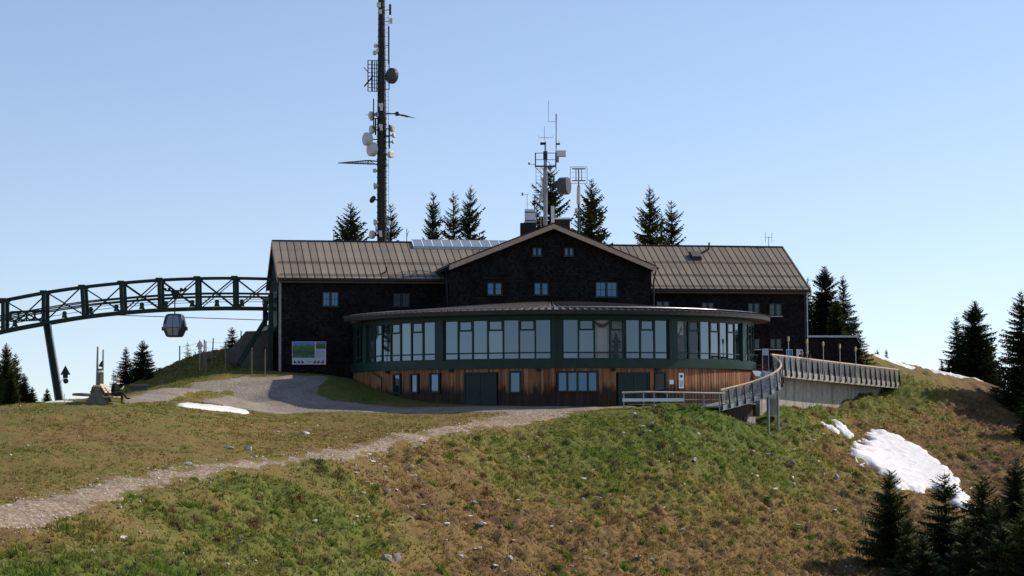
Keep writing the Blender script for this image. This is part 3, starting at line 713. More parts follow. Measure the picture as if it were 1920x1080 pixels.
MB().lathe((0,0,.02), (0,0,1), [(0,.16), (.3,.22), (.32,.2)], 12).build('pot', M['black'], pl)
lf = MB(); rg = random.Random(4)
for i in range(70):
    a_ = rg.uniform(0, 6.28); l_ = rg.uniform(.35, .75); e_ = rg.uniform(.1, 1.4); b0 = Vector((rg.uniform(-.1,.1), rg.uniform(-.05,.05), rg.uniform(.3, 1.5)))
    d_ = Vector((math.cos(a_)*math.cos(e_)*.7, math.sin(a_)*math.cos(e_)*.35, math.sin(e_))); s_ = d_.cross(Vector((0,1,0))).normalized()*.06
    lf.add([b0, b0+d_*l_*.5+s_, b0+d_*l_-Vector((0,0,.1)), b0+d_*l_*.5-s_], [(0,1,2,3)])
lf.build('foliage', M['plantleaf'], pl)
for key, nm in (((1, 0), 'wall banner with a dark antlered trophy on a pale ground behind glass'),):
    c_, t_, n_, hw_ = behind(key, .5)
    bn = thing('banner', nm, 'banner', c_); cl = Vector((0,0,0))
    MB().obox(up*(Z_TOP-1.2), t_*hw_, n_*.01, up*1.1).build('cloth', M['interior'], bn)
    MB().obox(up*(Z_TOP-.55)+n_*.015, t_*(hw_*.95), n_*.006, up*.5).build('pale_field', M['added_cloth'], bn)
    an = MB()
    for s in (-1, 1):
        an.path([n_*.04+t_*(s*.05)+up*(Z_TOP-.95), n_*.04+t_*(s*.28)+up*(Z_TOP-.72), n_*.04+t_*(s*.36)+up*(Z_TOP-.42)], .035, 5); an.path([n_*.04+t_*(s*.28)+up*(Z_TOP-.72), n_*.04+t_*(s*.42)+up*(Z_TOP-.62)], .03, 5)
    an.obox(n_*.05+up*(Z_TOP-1.1), t_*.14, n_*.02, up*.2); an.build('antlers', M['ink'], bn)
# notices by the entrance
for px0, px1, y0, y1, nm, lab in ((1254,1262,712.5,720.5,'notice','small white notice fixed to the boards beside the entrance door'), (1271.5,1281,699.5,728,'info_sign','tall pale information sign on the boards beyond the entrance door')):
    fc = phi_of((px0+px1)/2); n, t = pframe(fc); w_ = (px1-px0)/F*139/math.cos(fc); z0, z1 = zc_of(px0, y1), zc_of(px0, y0)
    r_ = thing(nm, lab, 'sign', Vector((O.x, O.y, 0))+n*(RP+.02)+up*z0)
    MB().obox(n*.03+up*((z1-z0)/2), t*(w_/2), n*.02, up*((z1-z0)/2)).build('panel', M['paper'], r_)
    if nm == 'info_sign':
        MB().obox(n*.055+up*((z1-z0)*.8), t*(w_*.25), n*.004, up*.09).build('emblem', M['ink'], r_)
        MB().obox(n*.055+up*((z1-z0)*.48), t*(w_*.45), n*.004, up*.012).build('rule_line', M['ink'], r_)
        for i in range(4): MB().obox(n*.055+up*((z1-z0)*(.38-.08*i)), t*(w_*.36), n*.004, up*.014).build('text_line', M['drum'], r_)

# ------------------------------------------------------------------ planar windows in building coordinates
def wall_window(root, px0, px1, py0, py1, v, ncas=2, rows=2, colsper=1, pane='pane', frame='green', sill=None):
    u0, z1 = UV(px0, py0, v); u1, z0 = UV(px1, py1, v)
    fr = MB(); d0, d1 = v-.10, v-.01
    b = .055
    fr.box(u0-b, u0, d0, d1, z0-b, z1+b); fr.box(u1, u1+b, d0, d1, z0-b, z1+b); fr.box(u0, u1, d0, d1, z1, z1+b); fr.box(u0, u1, d0, d1, z0-b, z0)
    cw = (u1-u0)/ncas
    for i in range(1, ncas): fr.box(u0+cw*i-.065, u0+cw*i+.065, d0+.01, d1, z0, z1)
    wo = fr.build('window', M[frame], root); wo_b = MB()
    for i in range(ncas):
        for r in range(rows):
            for c in range(colsper):
                a0 = u0+cw*i+(.065 if i else .0)+.02; a1 = u0+cw*(i+1)-(.065 if i < ncas-1 else 0)-.02
                w_ = (a1-a0)/colsper; h_ = (z1-z0)/rows
                MB().box(a0+w_*c+.014, a0+w_*(c+1)-.014, v-.055, v-.045, z0+h_*r+.014, z0+h_*(r+1)-.014).build('pane', M[pane], wo)
        for r in range(1, rows): wo_b.box(a0, a1, v-.075, v-.05, z0+h_*r-.016, z0+h_*r+.016)
        for c in range(1, colsper): wo_b.box(a0+w_*c-.016, a0+w_*c+.016, v-.0755, v-.0505, z0, z1)
    if wo_b.v: wo_b.build('glazing_bar', M[frame], wo)
    MB().box(u0-.12, u1+.12, v-.16, v-.004, z0-b-.06, z0-b-.003).build('sill', M[sill or frame], wo)
    return wo

# ------------------------------------------------------------------ gabled house
VG = -4.0
gh = thing('gabled_house', 'dark shingled gabled house rising behind the round restaurant roof', 'building', O, BETA)
uL, _ = UV(848, 540, VG); uR, _ = UV(1221.5, 540, VG)
uA, zA = UV(1037, 419, VG-.6); eL, zEL = UV(842, 499, VG-.6); eR, zER = UV(1231, 497, VG-.6)
zE = (zEL+zER)/2; eH = (eR-eL)/2; uA = (eL+eR)/2; SG = (zA-zE)/eH
top = lambda u: zA-.32-SG*abs(u-uA)
MB().prism([(uL, VG, 1.0), (uR, VG, 1.0), (uR, VG, top(uR)), (uA, VG, top(uA)), (uL, VG, top(uL))], (0, 16, 0)).build('wall', M['shingle'], gh)
for s in (-1, 1):
    e = uA+s*eH
    rs = MB().prism([(uA, VG-.6, zA-.28), (e, VG-.6, zE-.28), (e, VG-.6, zE-.02), (uA, VG-.6, zA-.02)], (0, 17.2, 0)).build('roof', M['seam'], gh)
    npan = 26; dv = 17.2/npan
    for i in range(npan):
        v0 = VG-.6+i*dv
        MB().prism([(uA+s*.02, v0+.01, zA), (e, v0+.01, zE), (e, v0+dv-.01, zE), (uA+s*.02, v0+dv-.01, zA)], (0,0,.03)).build('roof_panel', M['roof'], rs)
        MB().bar((uA, v0, zA+.04), (e, v0, zE+.04), .035, .06).build('roof_seam', M['seam'], rs)
    MB().prism([(uA, VG-.66, zA-.40), (e, VG-.66, zE-.40), (e, VG-.66, zE-.04), (uA, VG-.66, zA-.04)], (0, .055, 0)).build('verge_board', M['tan'], gh)
    MB().bar((e+s*.07, VG-.7, zE-.12), (e+s*.07, 12.5, zE-.12), .16, .14).build('gutter', M['dark'], gh)
MB().box(uA-.1, uA+.1, VG-.6, 12.5, zA+.01, zA+.07).build('ridge_cap', M['seam'], gh)
pe = uR+.14
MB().path([(eR+.05, VG-.3, zE-.18), (eR-.02, VG-.25, zE-.55), (pe, VG-.12, zE-1.15), (pe, VG-.12, 7.6)], .06).build('downpipe', M['dark'], gh)
MB().path([(eL-.05, VG+.6, zE-.18), (uL-.2, VG+1.2, zE-1.0), (uL-.14, VG+1.2, 7.2)], .06).build('downpipe', M['dark'], gh)
wall_window(gh, 999, 1014.5, 466, 479, VG, 2, 1); wall_window(gh, 1058.5, 1074, 466, 479, VG, 2, 1)
wall_window(gh, 914, 940, 531.5, 552, VG, 2, 2); wall_window(gh, 1002, 1027, 531.5, 552, VG, 2, 2); wall_window(gh, 1117, 1156, 530, 556, VG, 2, 2, 2)
# side windows on the left flank
for vv in (-2.6, -.9):
    f_ = MB().box(uL-.07, uL-.012, vv-.4, vv+.4, 8.3, 9.5).build('window', M['green'], gh); MB().box(uL-.085, uL-.072, vv-.33, vv+.33, 8.37, 9.43).build('pane', M['pane_dark'], f_)

# ------------------------------------------------------------------ the two wings
VW = .5; VR = 6.5
def wing(name, label, pr, pe_, wallpx, pinner, zbase, guards):
    (rpx, rpy), (epx, epy) = pr, pe_
    u_r, zr = UV(rpx, rpy, VR); u_e, ze = UV(epx, epy, VW-.6)
    uo = (u_r+u_e)/2; s = 1 if uo > 0 else -1
    uw, _ = UV(wallpx, 600, VW); ui = s*pinner
    root = thing(name, label, 'building', O, BETA)
    rz = lambda v: ze+(zr-ze)*(v-(VW-.6))/(VR-VW+.6)
    VB = VR+(VR-VW)
    zt = rz(VW)-.25
    MB().prism([(uw, VW, zbase), (uw, VB, zbase), (uw, VB, zt), (uw, VR, zr-.3), (uw, VW, zt)], (ui-uw, 0, 0)).build('wall', M['shingle'], root)
    rs = MB().prism([(uo, VW-.6, ze-.2), (uo, VR, zr-.2), (uo, VR, zr-.02), (uo, VW-.6, ze-.02)], (ui-uo, 0, 0)).build('roof', M['seam'], root)
    MB().prism([(uo, VR, zr-.2), (uo, VB+.6, ze-.2), (uo, VB+.6, ze), (uo, VR, zr)], (ui-uo, 0, 0)).build('rear_roof', M['roof'], root)
    npan = int(round(abs(ui-uo)/.56)); du = (ui-uo)/npan
    pan = MB().prism([(min(du,0)+(.012 if du > 0 else -.012+.024), VW-.62, ze), (max(du,0)-.012, VW-.62, ze), (max(du,0)-.012, VR, zr), (min(du,0)+.012, VR, zr)], (0,0,.03)).mesh('roof_panel', M['roof'])
    sm = MB().bar((0, VW-.64, ze+.035), (0, VR, zr+.035), .035, .05).mesh('roof_seam', M['seam'])
    for i in range(npan):
        link('roof_panel', pan, rs, (uo+du*i, 0, 0)); link('roof_seam', sm, rs, (uo+du*(i+1), 0, 0))
    MB().bar((uo, VW-.64, ze+.03), (uo, VR, zr+.03), .09, .12).build('verge_flashing', M['roof'], root)
    MB().box(min(uo,ui), max(uo,ui), VR-.12, VR+.12, zr+.03, zr+.10).build('ridge_cap', M['seam'], root)
    for g in guards:
        v = VR-(VR-VW+.6)*g
        for k in (.09, .17): MB().bar((uo+.15*-s, v, rz(v)+k), (ui, v, rz(v)+k), .03, .03).build('snow_guard', M['dark'], root)
    MB().box(min(uo,ui), max(uo,ui), VW-.76, VW-.605, ze-.17, ze-.02).build('gutter', M['dark'], root)
    MB().box(min(uw,ui)+.02, max(uw,ui)-.02, VW-.50, VW-.012, ze-.34, ze-.22).build('eaves_board', M['soffit'], root)
    cb = MB(); cv = VW
    cb.box(uw-.09, uw+.09, VW-.05, VW+.12, zbase, zt).build('corner_board', M['dirtwood'] if s < 0 else M['dark'], root)
    # bargeboard on the outer gable
    for va, za, vb, zb in ((VW-.62, ze-.06, VR, zr-.06), (VR, zr-.06, VB+.6, ze-.06)):
        MB().bar((uo+s*.03, va, za-.16), (uo+s*.03, vb, zb-.16), .05, .30).build('bargeboard', M['dirtwood'] if s < 0 else M['tan'], root)
    return root, uo, uw, ui, ze, zr, rz, zt
lw = wing('lift_hall', 'dark shingled lift hall with brown metal roof where the green truss enters', (510,452), (521,521), 525, .3, 1.5, (.62, .95))
rw = wing('restaurant_wing', 'dark shingled wing with brown metal roof beside the terrace', (1470,464), (1516,543), 1510, .3, 1.0, (.42, .72, .97))
LWR, RWR = lw[0], rw[0]
wall_window(LWR, 605.5, 633.5, 548.5, 573.5, VW, 2, 2, 2)
wall_window(LWR, 738, 767, 551, 574, VW, 2, 2, 2, pane='pane_dark', frame='door')
for a in ((1231,1254,566,583), (1316,1337,568.5,590), (1402.5,1423,569.5,590), (1442.5,1464,570.5,591.5)): wall_window(RWR, *a, VW, 2, 2, 1, pane='pane_dim', frame='door', sill='zinc')
for a in ((1403,1423.5,636,653.5), (1444,1464,636,653.5)): wall_window(RWR, *a, VW, 2, 1, 1, pane='pane_dim', frame='door', sill='white')
MB().tube((rw[2]+.12, VW-.12, 2.0), (rw[2]+.12, VW-.12, rw[4]-.15), .05).build('downpipe', M['zinc'], RWR)
# openings of the lift hall gable and its green portal frame
uo_ = lw[2]
gp = thing('portal_frame', 'dark green steel portal frame standing against the lift hall gable', 'frame', O, BETA)
for v in (2.3, 9.0): MB().box(uo_-.75, uo_-.40, v-.18, v+.18, 1.9, 8.7).build('column', M['truss'], gp)
MB().box(uo_-.78, uo_-.38, 1.9, 9.4, 8.2, 8.55).build('beam', M['truss'], gp); MB().box(uo_-.78, uo_-.38, 1.9, 9.4, 5.95, 6.3).build('beam', M['truss'], gp)
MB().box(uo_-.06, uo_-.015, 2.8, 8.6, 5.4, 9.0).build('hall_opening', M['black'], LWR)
f_ = MB().box(uo_-.06, uo_-.012, .95, 1.7, 4.6, 6.4).build('window', M['door'], LWR); MB().box(uo_-.075, uo_-.062, 1.02, 1.63, 4.67, 6.33).build('pane', M['pane'], f_)
# information board on the hall
u0, z1 = UV(547.5, 640.5, VW); u1, z0 = UV(611, 683.5, VW); wd, hg = u1-u0, z1-z0
bo = thing('map_board', 'large panorama map board with text column and boot symbols on the lift hall wall', 'sign', LW(u0, VW-.08, z0), BETA)
MB().box(0, wd, -.04, .03, 0, hg).build('panel', M['paper'], bo)
def map_mat():
    m, t, b = newmat('printed_map'); L = t.links.new; tc = N(t, 'ShaderNodeTexCoord')
    sx = N(t, 'ShaderNodeSeparateXYZ'); L(tc.outputs['Generated'], sx.inputs[0])
    nz = N(t, 'ShaderNodeTexNoise', Scale=5, Detail=6); L(tc.outputs['Generated'], nz.inputs['Vector'])
    ad = N(t, 'ShaderNodeMath', operation='MULTIPLY_ADD'); L(nz.outputs[0], ad.inputs[0]); ad.inputs[1].default_value = .25; L(sx.outputs[2], ad.inputs[2])
    c = ramp(t, ad.outputs[0], [(.14, (.03, .12, .40)), (.25, (.06, .15, .04)), (.45, (.035, .07, .03)), (.72, (.05, .16, .03)), (.90, (.16, .15, .08)), (.97, (.05, .25, .65))])
    vo = N(t, 'ShaderNodeTexNoise', Scale=11, Detail=3); L(tc.outputs['Generated'], vo.inputs['Vector'])
    d = ramp(t, vo.outputs[0], [(.35, (.55, .55, .55)), (.65, (1.4, 1.4, 1.3))])
    L(mixc(t, 1.0, c, d, 'MULTIPLY'), b.inputs['Base Color']); return m
M['map'] = map_mat()
MB().box(.03, wd*.665, -.052, -.043, hg*.29, hg-.03).build('map_picture', M['map'], bo)
MB().box(wd*.70, wd-.04, -.052, -.043, hg*.68, hg-.03).build('small_picture', M['map'], bo)
for i in range(7): MB().box(wd*.70, wd*(.96 if i % 3 else .88), -.050, -.043, hg*(.62-.05*i), hg*(.62-.05*i)+.018).build('text_line', M['drum'], bo)
MB().box(wd*.42, wd*.57, -.050, -.043, hg*.12, hg*.14).build('text_line', M['drum'], bo)
for i, x in enumerate((.05, .16, .27, .62, .73, .85)):
    s = 1 if i < 3 else -1; cx = wd*(x+.04)
    MB().prism([(cx-s*.10, -.051, hg*.18), (cx-s*.02, -.051, hg*.18), (cx+s*.0, -.051, hg*.12), (cx+s*.11, -.051, hg*.10), (cx+s*.12, -.051, hg*.06), (cx-s*.10, -.051, hg*.06)], (0, .007, 0)).build('boot_symbol', M['ink'], bo)
# roof details of the wings
rzL, zrL = lw[6], lw[5]
pL = O+VX*VR
def roofhit(px, py, rzf):
    p0 = LW(0, VR, rzf(VR)); d1 = UX; d2 = VX*1.0+Vector((0,0,rzf(1)-rzf(0))); return toL(hit(px, py, p0, d1.cross(d2)))
a0 = roofhit(776, 467, rzL); skz = zrL+.22
sk = thing('skylight_strip', 'long white-framed glass skylight strip along the lift hall ridge', 'skylight', O, BETA)
u0, u1 = a0.x, UV(952, 460, VR)[0]; nv = a0.y; zb = rzL(nv)+.06; ns = 10
def skp(u, k): return Vector((u, nv+(VR+.05-nv)*k, zb+.16+(skz-zb-.16)*k))
MB().box(u0, u1, nv-.06, nv+.02, zb-.1, zb+.17).build('kerb', M['zinc'], sk)
for i in range(ns+1):
    u = u0+(u1-u0)*i/ns; MB().bar(skp(u, 0), skp(u, 1), .07, .06).build('glazing_bar', M['white'], sk)
    if i < ns:
        ub = u0+(u1-u0)*(i+1)/ns
        MB().prism([skp(u+.04, .02), skp(ub-.04, .02), skp(ub-.04, .98), skp(u+.04, .98)], (0,0,.012)).build('pane', M['skypane'], sk)
MB().bar(skp(u0-.04, 1), skp(u1, 1), .09, .09).build('top_rail', M['white'], sk); MB().bar(skp(u0-.04, 0), skp(u1, 0), .08, .07).build('bottom_rail', M['white'], sk)
MB().prism([skp(u0-.02, 0), skp(u0-.02, 1), (u0-.02, VR, zrL), (u0-.02, nv, zb-.1)], (.03,0,0)).build('side_cheek', M['white'], sk)
MB().box(u0, u1, VR-.02, VR+.03, zrL-.05, skz).build('rear_wall', M['white'], sk)
q = roofhit(715, 514, rzL); MB().path([LW(*q), LW(q.x+.35, q.y, q.z+.18), LW(q.x+.42, q.y, q.z+.5)], .06)
def pipe(name, label, pts, r): tag(MB().path(pts, r).build(name, M['dark']), label, 'pipe')
pipe('vent_pipe', 'bent dark vent pipe on the lift hall roof', [LW(*q), LW(q.x+.35, q.y, q.z+.18), LW(q.x+.42, q.y, q.z+.55)], .06)
rzR = rw[6]
q = roofhit(1330, 474, rzR); pipe('vent_pipe', 'tall bent vent pipe above the roof hatch of the terrace wing', [LW(q.x-.75, q.y-.15, q.z-.05), LW(q.x-.05, q.y, q.z+.30), LW(q.x, q.y, q.z+.85)], .07)
q = roofhit(1306, 488, rzR)
ht = thing('roof_hatch', 'small dark raised roof hatch on the terrace wing roof', 'hatch', LW(q.x, q.y, q.z), BETA)
sl_ = (rzR(1)-rzR(0)); MB().prism([(-.42, -.1, -.25), (-.42, .75, -.25+.3), (-.42, .75, .62+.15), (-.42, -.1, .28)], (.84,0,0)).build('frame', M['dark'], ht)
MB().prism([(-.36, -.06, .305), (.36, -.06, .305), (.36, .70, .775), (-.36, .70, .775)], (0,-.01,.03)).build('lid', M['drum'], ht)
q = toL(LW(UV(1441.5, 463, VR)[0], VR, rw[5]))
an = thing('ridge_antenna', 'small forked antenna on the ridge of the terrace wing', 'antenna', LW(q.x, VR, rw[5]+.05), BETA)
MB().tube((0,0,0), (0,0,.85), .03, n=6).build('pole', M['zinc'], an); MB().bar((-.28,0,.78), (.28,0,.78), .03, .03).build('crossbar', M['zinc'], an)
for s in (-1, 1): MB().tube((.28*s,0,.35), (.28*s,0,1.2), .02, n=6).build('rod', M['zinc'], an)
# annex
u0, zt = UV(1514, 629, 4.5); u1, _ = UV(1605.5, 629, 4.5)
ax = thing('annex', 'low flat-roofed shingled annex at the end of the terrace wing', 'building', O, BETA)
MB().box(u0, u1, 4.5, 9, 1.0, zt-.16).build('wall', M['shingle'], ax); MB().box(u0-.05, u1+.15, 4.3, 9.1, zt-.157, zt).build('roof', M['zinc'], ax)
# concrete wing wall by the lift
cw_ = [P(*p) for p in ((424,693,151),(424,664,151),(461,621,151),(503,620,151),(503,693,151))]
M['shadeconc'] = mat('shaded_concrete', (.12, .10, .08), .9, var=.35, scale=1.2)  # concrete darkened in its base colour for the shade on the flank wall
tag(MB().prism(cw_, (.3, 2.2, 0)).build('concrete_wall', M['shadeconc']), 'sloping concrete flank wall beside the lift hall gable', 'wall')

# ------------------------------------------------------------------ terrace
ZTf = lambda Y: 2.66+zoff(Y)
zr_ = lambda p: up*(3.78+zoff(p.y)); zt_ = lambda p: up*(2.66+zoff(p.y))
up = Vector((0,0,1))
E_ = [P(*e) for e in ((1446,666,141.3),(1475,671,143.6),(1510,675,146.8),(1560,682,151.2),(1610,688.5,155.8),(1650,693.5,159.7),(1684,697.5,163.2))]
E_ = [Vector((p.x, p.y, 0)) for p in E_]
def resample(pts, n):
    d = [0]
    for a, b in zip(pts[:-1], pts[1:]): d.append(d[-1]+(b-a).length)
    out = []
    for i in range(n):
        s = d[-1]*i/(n-1); k = max(j for j in range(len(d)-1) if d[j] <= s+1e-9); t = (s-d[k])/(d[k+1]-d[k]); out.append(pts[k].lerp(pts[k+1], t))
    return out
def smooth(pts, it=2):
    for _ in range(it):
        q = [pts[0]]
        for a, b in zip(pts[:-1], pts[1:]): q += [a.lerp(b, .25), a.lerp(b, .75)]
        q.append(pts[-1]); pts = q
    return pts
E_s = smooth(E_)
up = Vector((0,0,1))
te = thing('terrace', 'raised concrete terrace with wire mesh balustrade beside the restaurant', 'terrace', (E_[0].x, E_[0].y, 0)); to = te.location
poly = [p+zt_(p)-up*.36 for p in resample(E_s, 16)]
inner = [LW(28, 8.2, 0), LW(21.0, 8.0, 0), LW(20.6, .55, 0), LW(15.7, .55, 0)] + [O+nphi(R_(a))*(RP+.3) for a in (96, 86, 78)]
poly += [Vector((p.x, p.y, ZTf(p.y)-.36)) for p in inner]
MB().prism(poly, (0,0,.36)).build('slab', M['concrete'], te, to)
def offs(pts, d):
    o = []
    for i, p in enumerate(pts):
        t = (pts[min(i+1, len(pts)-1)]-pts[max(i-1, 0)]).normalized(); o.append(p+Vector((-t.y, t.x, 0))*d)
    return o
ed = resample(E_s, 25); eo = offs(ed, -.12); ei = offs(ed, .03); wl = offs(ed, .95)
fc = MB(); 
for a, b, c, d in zip(eo[:-1], eo[1:], ei[1:], ei[:-1]): fc.prism([p+zt_(p)-up*.46 for p in (a, b, c, d)], (0,0,.52))
fc.build('edge_beam', M['concrete'], te, to)
wm = MB(); wi = offs(ed, 1.3)
for i in range(0, 23): wm.prism([p+zt_(p)-up*4.4 for p in (wl[i], wl[i+1], wi[i+1], wi[i])], (0,0,4.037))
wm.build('retaining_wall', M['concrete'], te, to)
MB().path([p+zr_(p) for p in resample(E_s, 40)], .075, 8).build('handrail', M['rail'], te, to)
for i, p in enumerate(ed):
    t = (ed[min(i+1, 24)]-ed[max(i-1, 0)]).normalized(); n = Vector((t.y, -t.x, 0))
    MB().prism([p+n*.10+t*-.025+zt_(p)-up*.42, p+n*.26+t*-.025+zt_(p)-up*.30, p+n*.10+t*-.025+zr_(p)-up*.06, p+n*.02+t*-.025+zr_(p)-up*.06], t*.05).build('post', M['dark'], te, to)
    if i < 24:
        q = ed[i+1]; a = p.lerp(q, .05)+n*.05; b = p.lerp(q, .95)+n*.05
        MB().prism([a+zt_(a)+up*.14, b+zt_(b)+up*.14, b+zr_(b)-up*.12, a+zr_(a)-up*.12], n*.01).build('mesh_panel', M['mesh'], te, to)
        MB().bar(a+zt_(a)+up*.12, b+zt_(b)+up*.12, .035, .035).build('lower_rail', M['zinc'], te, to)
        MB().bar(a+zr_(a)-up*.11, b+zr_(b)-up*.11, .03, .03).build('upper_rail', M['zinc'], te, to)
def on_edge(px):
    best = None
    for p in resample(E_s, 400):
        d = p-CP; c_ = R3.inverted() @ Vector((p.x, p.y, 3.78+zoff(p.y)-ZC)); x = 960-c_.x/c_.z*F
        if best is None or abs(x-px) < best[0]: best = (abs(x-px), p)
    return best[1]
TL = ('beside the ramp end of the rail', 'between the first torch and the standing couple', 'next along the rail from the standing couple', 'second along the rail from the standing couple', 'farthest along the rail from the ramp')
for i, (px, py) in enumerate(((1473.7,630.5), (1508.6,635.5), (1539.5,640), (1570.4,644.5), (1600.3,649.5))):
    p = on_edge(px); n = Vector((.12, .0, 0)); zt = P(px, py, p.y).z; ZT = ZTf(p.y)
    r = thing('torch_lamp', 'pole torch with straw-coloured head, '+TL[i], 'torch', (p.x, p.y-.05, ZT), group='pole torches along the terrace rail')
    MB().tube((.16,-.12,-.3), (.16,-.12,zt-ZT-.40), .028, n=6).build('pole', M['zinc'], r)
    MB().lathe((.16,-.12,zt-ZT-.42), (0,0,1), [(0,.03), (.08,.085), (.30,.085), (.40,.05)], 10).build('head', M['straw'], r)
# ------------------------------------------------------------------ ramp
RPX = [(1351,731.5,134.8),(1380,724.5,136),(1407,717.5,137),(1430,709.5,137.6),(1447,702,138.1),(1459,694,138.8),(1465.5,687,139.6),(1464,680,140.4),(1458,673.5,141),(1447,666.5,141.4)]
rr = smooth([P(*p) for p in RPX], 1); rr = resample(rr, 12)
rp = thing('ramp', 'curved steel access ramp with wood handrail climbing to the terrace', 'ramp', (rr[0].x, rr[0].y, 0)); ro = rp.location
MB().path(resample(rr, 30), .075, 8).build('handrail', M['rail'], rp, ro)
dk = []
for i, p in enumerate(rr):
    t = (rr[min(i+1, 11)]-rr[max(i-1, 0)]); t.z = 0; t.normalize(); n = Vector((-t.y, t.x, 0)); dk.append((p-up*1.12, p-up*1.12+n*1.9, n, t))
for i in range(11):
    (a, b, n, t), (c, d, n2, t2) = dk[i], dk[i+1]
    MB().prism([a, c, d, b], (0,0,-.07)).build('deck_plate', M['grey'], rp, ro)
    MB().prism([a-n*.03+up*.04, c-n2*.03+up*.04, c-n2*.03-up*.32, a-n*.03-up*.32], -n*.05).build('stringer', M['grey'], rp, ro)
    pa, pc = rr[i].lerp(rr[i+1], .04), rr[i].lerp(rr[i+1], .96)
    MB().prism([pa-up*.14, pc-up*.14, pc-up*.98, pa-up*.98], n*.01).build('mesh_panel', M['mesh'], rp, ro)
    for k in (.13, .99): MB().bar(pa-up*k, pc-up*k, .035, .035).build('rail_bar', M['zinc'], rp, ro)
for i, p in enumerate(rr):
    n, t = dk[i][2], dk[i][3]
    MB().prism([p-n*.02-t*.03-up*.05, p-n*.10-t*.03-up*1.40, p-n*.22-t*.03-up*1.34, p-n*.06-t*.03-up*.05], t*.06).build('post', M['dark'], rp, ro)
def gz(x, y): return float(hbase(np.array([x]), np.array([y]))[0])
for px, Y in ((1440.5, 138.6), (1458.5, 139.6)):
    p = P(px, 745, Y); g = gz(p.x, p.y); MB().tube((p.x, p.y, g-.4), (p.x, p.y, p.z+.15), .085, n=10).build('support_post', M['grey'], rp, ro)
p = P(1449, 760, 141.2); g = gz(p.x, p.y); tag(MB().box(p.x-.42, p.x+.42, p.y-.3, p.y+.3, P(1449, 766, 141.2).z-.5, P(1449, 747, 141.2).z).build('concrete_block', M['concrete']), 'grey concrete block under the ramp behind its support posts', 'block')
# timber cladding below the ramp with concrete foot
p = P(1362, 790, 137.4); q2 = P(1411, 790, 139.8)
uc = thing('ramp_pier', 'short timber-clad pier carrying the ramp beside the round wall', 'pier', (p.x, p.y, gz(p.x, p.y)))
dx = q2-p; dx.z = 0; L_ = dx.length; dx.normalize(); ztop = P(1398, 757, 139).z
for i in range(8): MB().obox(p+dx*(L_*(i+.5)/8)+up*((ztop+p.z)/2-p.z), dx*(L_/16-.012), Vector((-dx.y, dx.x, 0))*.05, up*((ztop-P(1398,788,139).z)/2)).build('board', M['board'], uc, uc.location)
MB().obox(p+dx*(L_*.82)+up*(-.05), dx*(L_*.16), Vector((-dx.y, dx.x, 0))*.3, up*.35).build('footing', M['concrete'], uc, uc.location)
# ------------------------------------------------------------------ lower deck and its white rail
LP = [P(x, y, Y) for x, y, Y in ((1169.5,736,133.6),(1206.5,735,133.5),(1226.5,735,133.55),(1251,735.5,133.7),(1282.5,736,133.95),(1319.5,736.8,134.3),(1349,737.3,134.65))]
br = thing('deck_railing', 'low pale wooden railing in front of the restaurant entrance', 'railing', (LP[0].x, LP[0].y, 0)); bo_ = br.location
MB().path([LP[0]+Vector((-.12,0,0))]+LP+[P(1359,737.6,134.75)], .055, 8).build('top_rail', M['plank'], br, bo_)
for p in LP: MB().obox((p.x, p.y+.02, (p.z-.03+gz(p.x,p.y)-.3)/2), (.045,0,0), (0,.045,0), (0,0,(p.z-.03-gz(p.x,p.y)+.3)/2)).build('post', M['dirtwood'], br, bo_)
zlb = P(1200, 750, 133.5).z
for a, b in ((0,1), (1,2), (2,3), (3,4)):
    MB().bar(LP[a]*1.0+up*(zlb-LP[a].z)-Vector((.1 if a == 0 else 0, .06, 0)), LP[b]+up*(zlb-LP[b].z)-Vector((0, .06, 0)), .035, .22).build('kick_board', M['white'], br, bo_)
MB().path([LP[4]+up*(zlb-LP[4].z), LP[5]+up*(zlb-LP[5].z), LP[6]+up*(zlb-LP[6].z)], .035, 6).build('lower_rail', M['dirtwood'], br, bo_)
dw = thing('boardwalk', 'grey plank boardwalk between the pale railing and the restaurant wall', 'deck', (9, 135, 0))
for i in range(26):
    f0 = R_(19+1.45*i); a = O+nphi(f0)*(RP+.12); b = O+nphi(f0)*(RP+2.0); zd = .02
    MB().bar(a+up*zd, b+up*zd, .36, .06).build('plank', M['dirtwood'], dw, dw.location)

